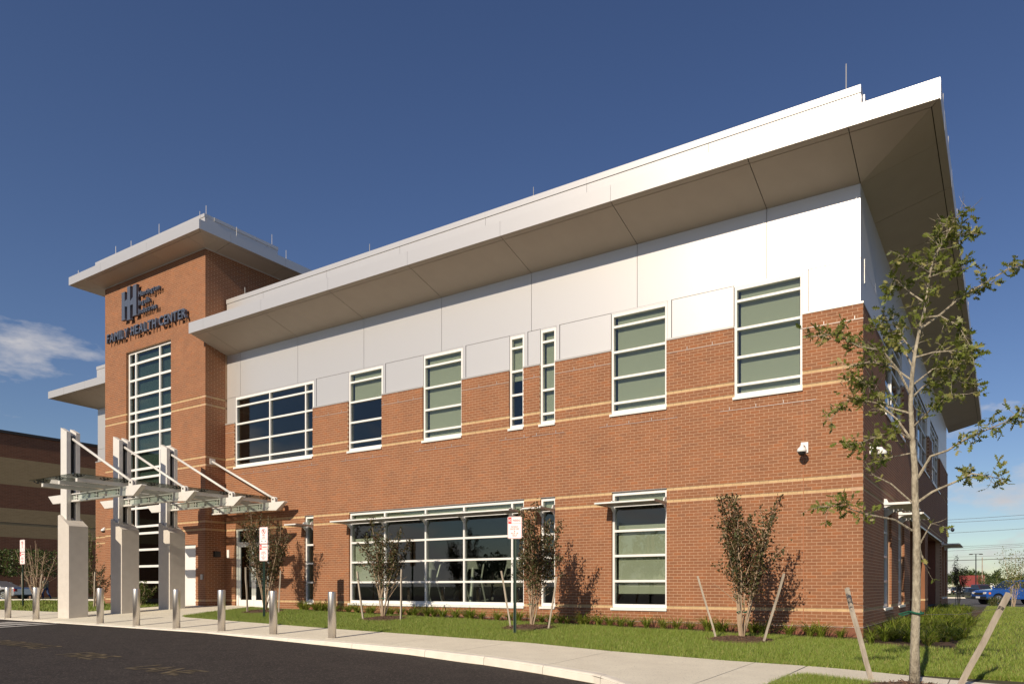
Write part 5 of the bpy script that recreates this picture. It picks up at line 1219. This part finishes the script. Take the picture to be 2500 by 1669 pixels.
# ------------------------------------------------------------------ far vegetation and poles
def far_tree(x, y, z, H, Wd, lab, grp=None, n=900, lm='farleaf', ls=.5, seed=0, trunk=.28, name='tree'):
    R_ = np.random.default_rng(seed); r = empty(name, (x, y, z)); tag(r, lab, 'tree', grp)
    t = MB(); t.tube([(0, 0, -.2), (.05, 0, H * trunk), (0, .05, H * .8)], [H * .022, H * .016, H * .004], 6)
    for k in range(6):
        a = k * 1.05; t.tube([(0, 0, H * (trunk + .08 * k)), (Wd * .3 * math.cos(a), Wd * .3 * math.sin(a), H * (trunk + .12 + .09 * k))], [H * .008, H * .002], 4)
    t.build('trunk', M['twig'], r)
    nb = 12; cen = R_.normal(size=(nb, 3)); cen /= np.linalg.norm(cen, axis=1, keepdims=True); cen *= np.array([Wd * .30, Wd * .30, H * (1 - trunk) * .30]); cen[:, 2] += H * (trunk + (1 - trunk) * .52)
    k = R_.integers(0, nb, n); d = R_.normal(size=(n, 3)); d /= np.linalg.norm(d, axis=1, keepdims=True)
    C = cen[k] + d * (R_.random((n, 1)) ** .45) * np.array([Wd * .24, Wd * .24, H * .20])
    V, F = leaf_quads(C, R_.normal(size=(n, 3)), R_.uniform(.6, 1.3, n) * ls, R_.uniform(.4, .8, n) * ls); np_mesh('crown', V, F, M[lm], r)
    return r
TL = [(-17, 8.6), (-14.2, 9.6), (-11.5, 9.4), (-8.6, 9.0), (-5.8, 8.2), (-3.0, 8.4), (.2, 8.9), (3, 6.4), (6, 5.8), (9, 6.8), (12, 8.8), (15, 9.8), (19, 10)]
for i, (x, h) in enumerate(TL): far_tree(x + 0.0, 322 + (i % 3) * 4, -.6, h, 5.2, 'rounded green tree in the wooded line beyond the parking lot', 'trees in the far wooded line', n=700, ls=.9, seed=i, trunk=.12)
far_tree(-1.2, 150, -.6, 4.6, 2.4, 'thin brownish tree standing in front of the red roof', n=420, ls=.3, seed=40)
far_tree(.9, 160, -.6, 3.6, 3.6, 'low brown-green tree between the red roof and the white building', n=420, ls=.32, seed=41)
far_tree(7.6, 75, -.6, 3.6, 3.2, 'dark round tree behind the blue pickup truck', n=700, ls=.22, seed=42)
far_tree(-4.6, 140, -.6, 2.2, 3.0, 'low dark shrubby tree behind the far row of cars', n=300, ls=.25, seed=44, trunk=.05)
shrub('young_oak', 3.0, 29.3, 4.0, 1.5, 'young feathery tree with pale leaves staked on the lawn before the blue pickup', 'tree', nst=6, leaves=1500, lsz=.085, lm='oak', seed=17, t0=.30, strap=False, spread=.24)
stk(2.88, 29.0, .02, 0, 1.2, 'pale upright stake of the feathery young tree near the pickup'); stk(.05, 29.6, .06, 0, 1.2, 'dark leaning stake at the lawn edge beyond the side bed')
shrub('dark_myrtle', .15, 31.0, 3.3, 1.3, 'dark myrtle shrub just beyond the far end of the side wall', 'shrub', nst=7, leaves=1500, lsz=.08, lm='myrtle', seed=18, strap=False)
shrub('round_bush', 1.95, 30.4, .70, .85, 'small round clipped bush in front of the blue pickup wheel', 'shrub', nst=9, leaves=1500, lsz=.06, lm='hedge', seed=19, t0=.0, strap=False, spread=.42)
shrub('round_bush', 2.55, 30.6, .62, .7, 'small round clipped bush beside the blue pickup door', 'shrub', nst=9, leaves=1200, lsz=.06, lm='hedge', seed=20, t0=.0, strap=False, spread=.42)
# clipped hedge trees far left
for i, (x, y) in enumerate(((-72.5, 9.0), (-70.8, 12.2))):
    r = empty('clipped_tree', (x, y, 0)); tag(r, ['flat clipped hedge tree behind the silver sedan roof', 'clipped hedge tree behind the fire lane post'][i], 'tree')
    t = MB()
    for k in range(3): t.tube([(-1 + k, 0, -.1), (-.9 + k, .1, 2.4)], [.09, .06], 6)
    t.build('trunk', M['twig'], r)
    n = 2600; C = rng.uniform(-1, 1, (n, 3)); C = C / np.maximum(np.abs(C).max(1, keepdims=True), .75) * np.array([1.9, 1.6, 1.0]) + np.array([0, 0, 3.1]); C[:, 2] += -.12 * C[:, 0] ** 2 * .5
    V, F = leaf_quads(C, rng.normal(size=(n, 3)), rng.uniform(.12, .25, n), rng.uniform(.08, .16, n)); np_mesh('crown', V, F, M['hedge'], r)
for i, (x, y, w) in enumerate(((-66.5, 14, 1.6), (-64.5, 13.2, 1.2))):
    shrub('low_bush', x, y, .9, w, ['low bush at the foot of the dark brick building', 'low bush beside the walking person'][i], 'shrub', nst=7, leaves=700, lsz=.12, lm='hedge', seed=50 + i, t0=0, strap=False, spread=.5)
lp = empty('light_pole', (-1.67, 120.4, -.6)); tag(lp, 'dark parking lot light pole with a twin head', 'lamp')
MB().tube([(0, 0, 0), (0, 0, 7.3)], [.11, .08], 8).build('pole', M['fit'], lp); MB().box(-1.0, 1.0, -.06, .06, 7.3, 7.38).build('arm', M['fit'], lp)
for s_ in (-1, 1): MB().box(s_ * .8 - .3, s_ * .8 + .3, -.2, .2, 7.2, 7.32).build('lamp_head', M['fit'], lp)
up_ = empty('utility_pole', (-2.26, 188.5, -.6)); tag(up_, 'pale wooden utility pole in front of the far wooded line', 'pole')
MB().tube([(0, 0, 0), (0, 0, 9.3)], [.17, .11], 8).build('pole', M['wood'], up_); MB().box(-1.1, 1.1, -.06, .06, 8.6, 8.75).build('crossarm', M['wood'], up_)
WL = [(15.5, 16.8, .045), (14.9, 16.0, .045), (12.6, 13.8, .045), (9.6, 10.5, .035), (9.2, 10.2, .035), (8.7, 9.8, .035), (6.6, 7.3, .085), (7.4, 8.0, .03)]
for i, (za, zb_, r_) in enumerate(WL):
    P = [(-9.2 + 17.3 * t, 150.5 + 9.5 * t, za + (zb_ - za) * t + .22 * (t - .5) ** 2) for t in np.linspace(-3, 4, 29)]
    o = MB().tube(P, r_, 4).build('power_line', M['wire']); tag(o, ['highest power line crossing behind the brick corner', 'second highest power line crossing behind the brick corner', 'power line crossing alone between the upper pair and lower three', 'top one of three close power lines', 'middle one of three close power lines', 'bottom one of three close power lines', 'thick black cable crossing low over the parking lot', 'thin line just above the thick black cable'][i], 'power line', 'overhead power lines')

# trees across the street, facing the clinic (they show in the window glass)
for i in range(12):
    far_tree(-75 + i * 11 + (i % 3) * 2, -78 - (i % 4) * 5, -.7, 7.5 + (i * 37 % 5), 9.5, 'broad street tree across the road facing the clinic front', 'trees across the street', n=900, ls=.75, seed=100 + i, trunk=.16)
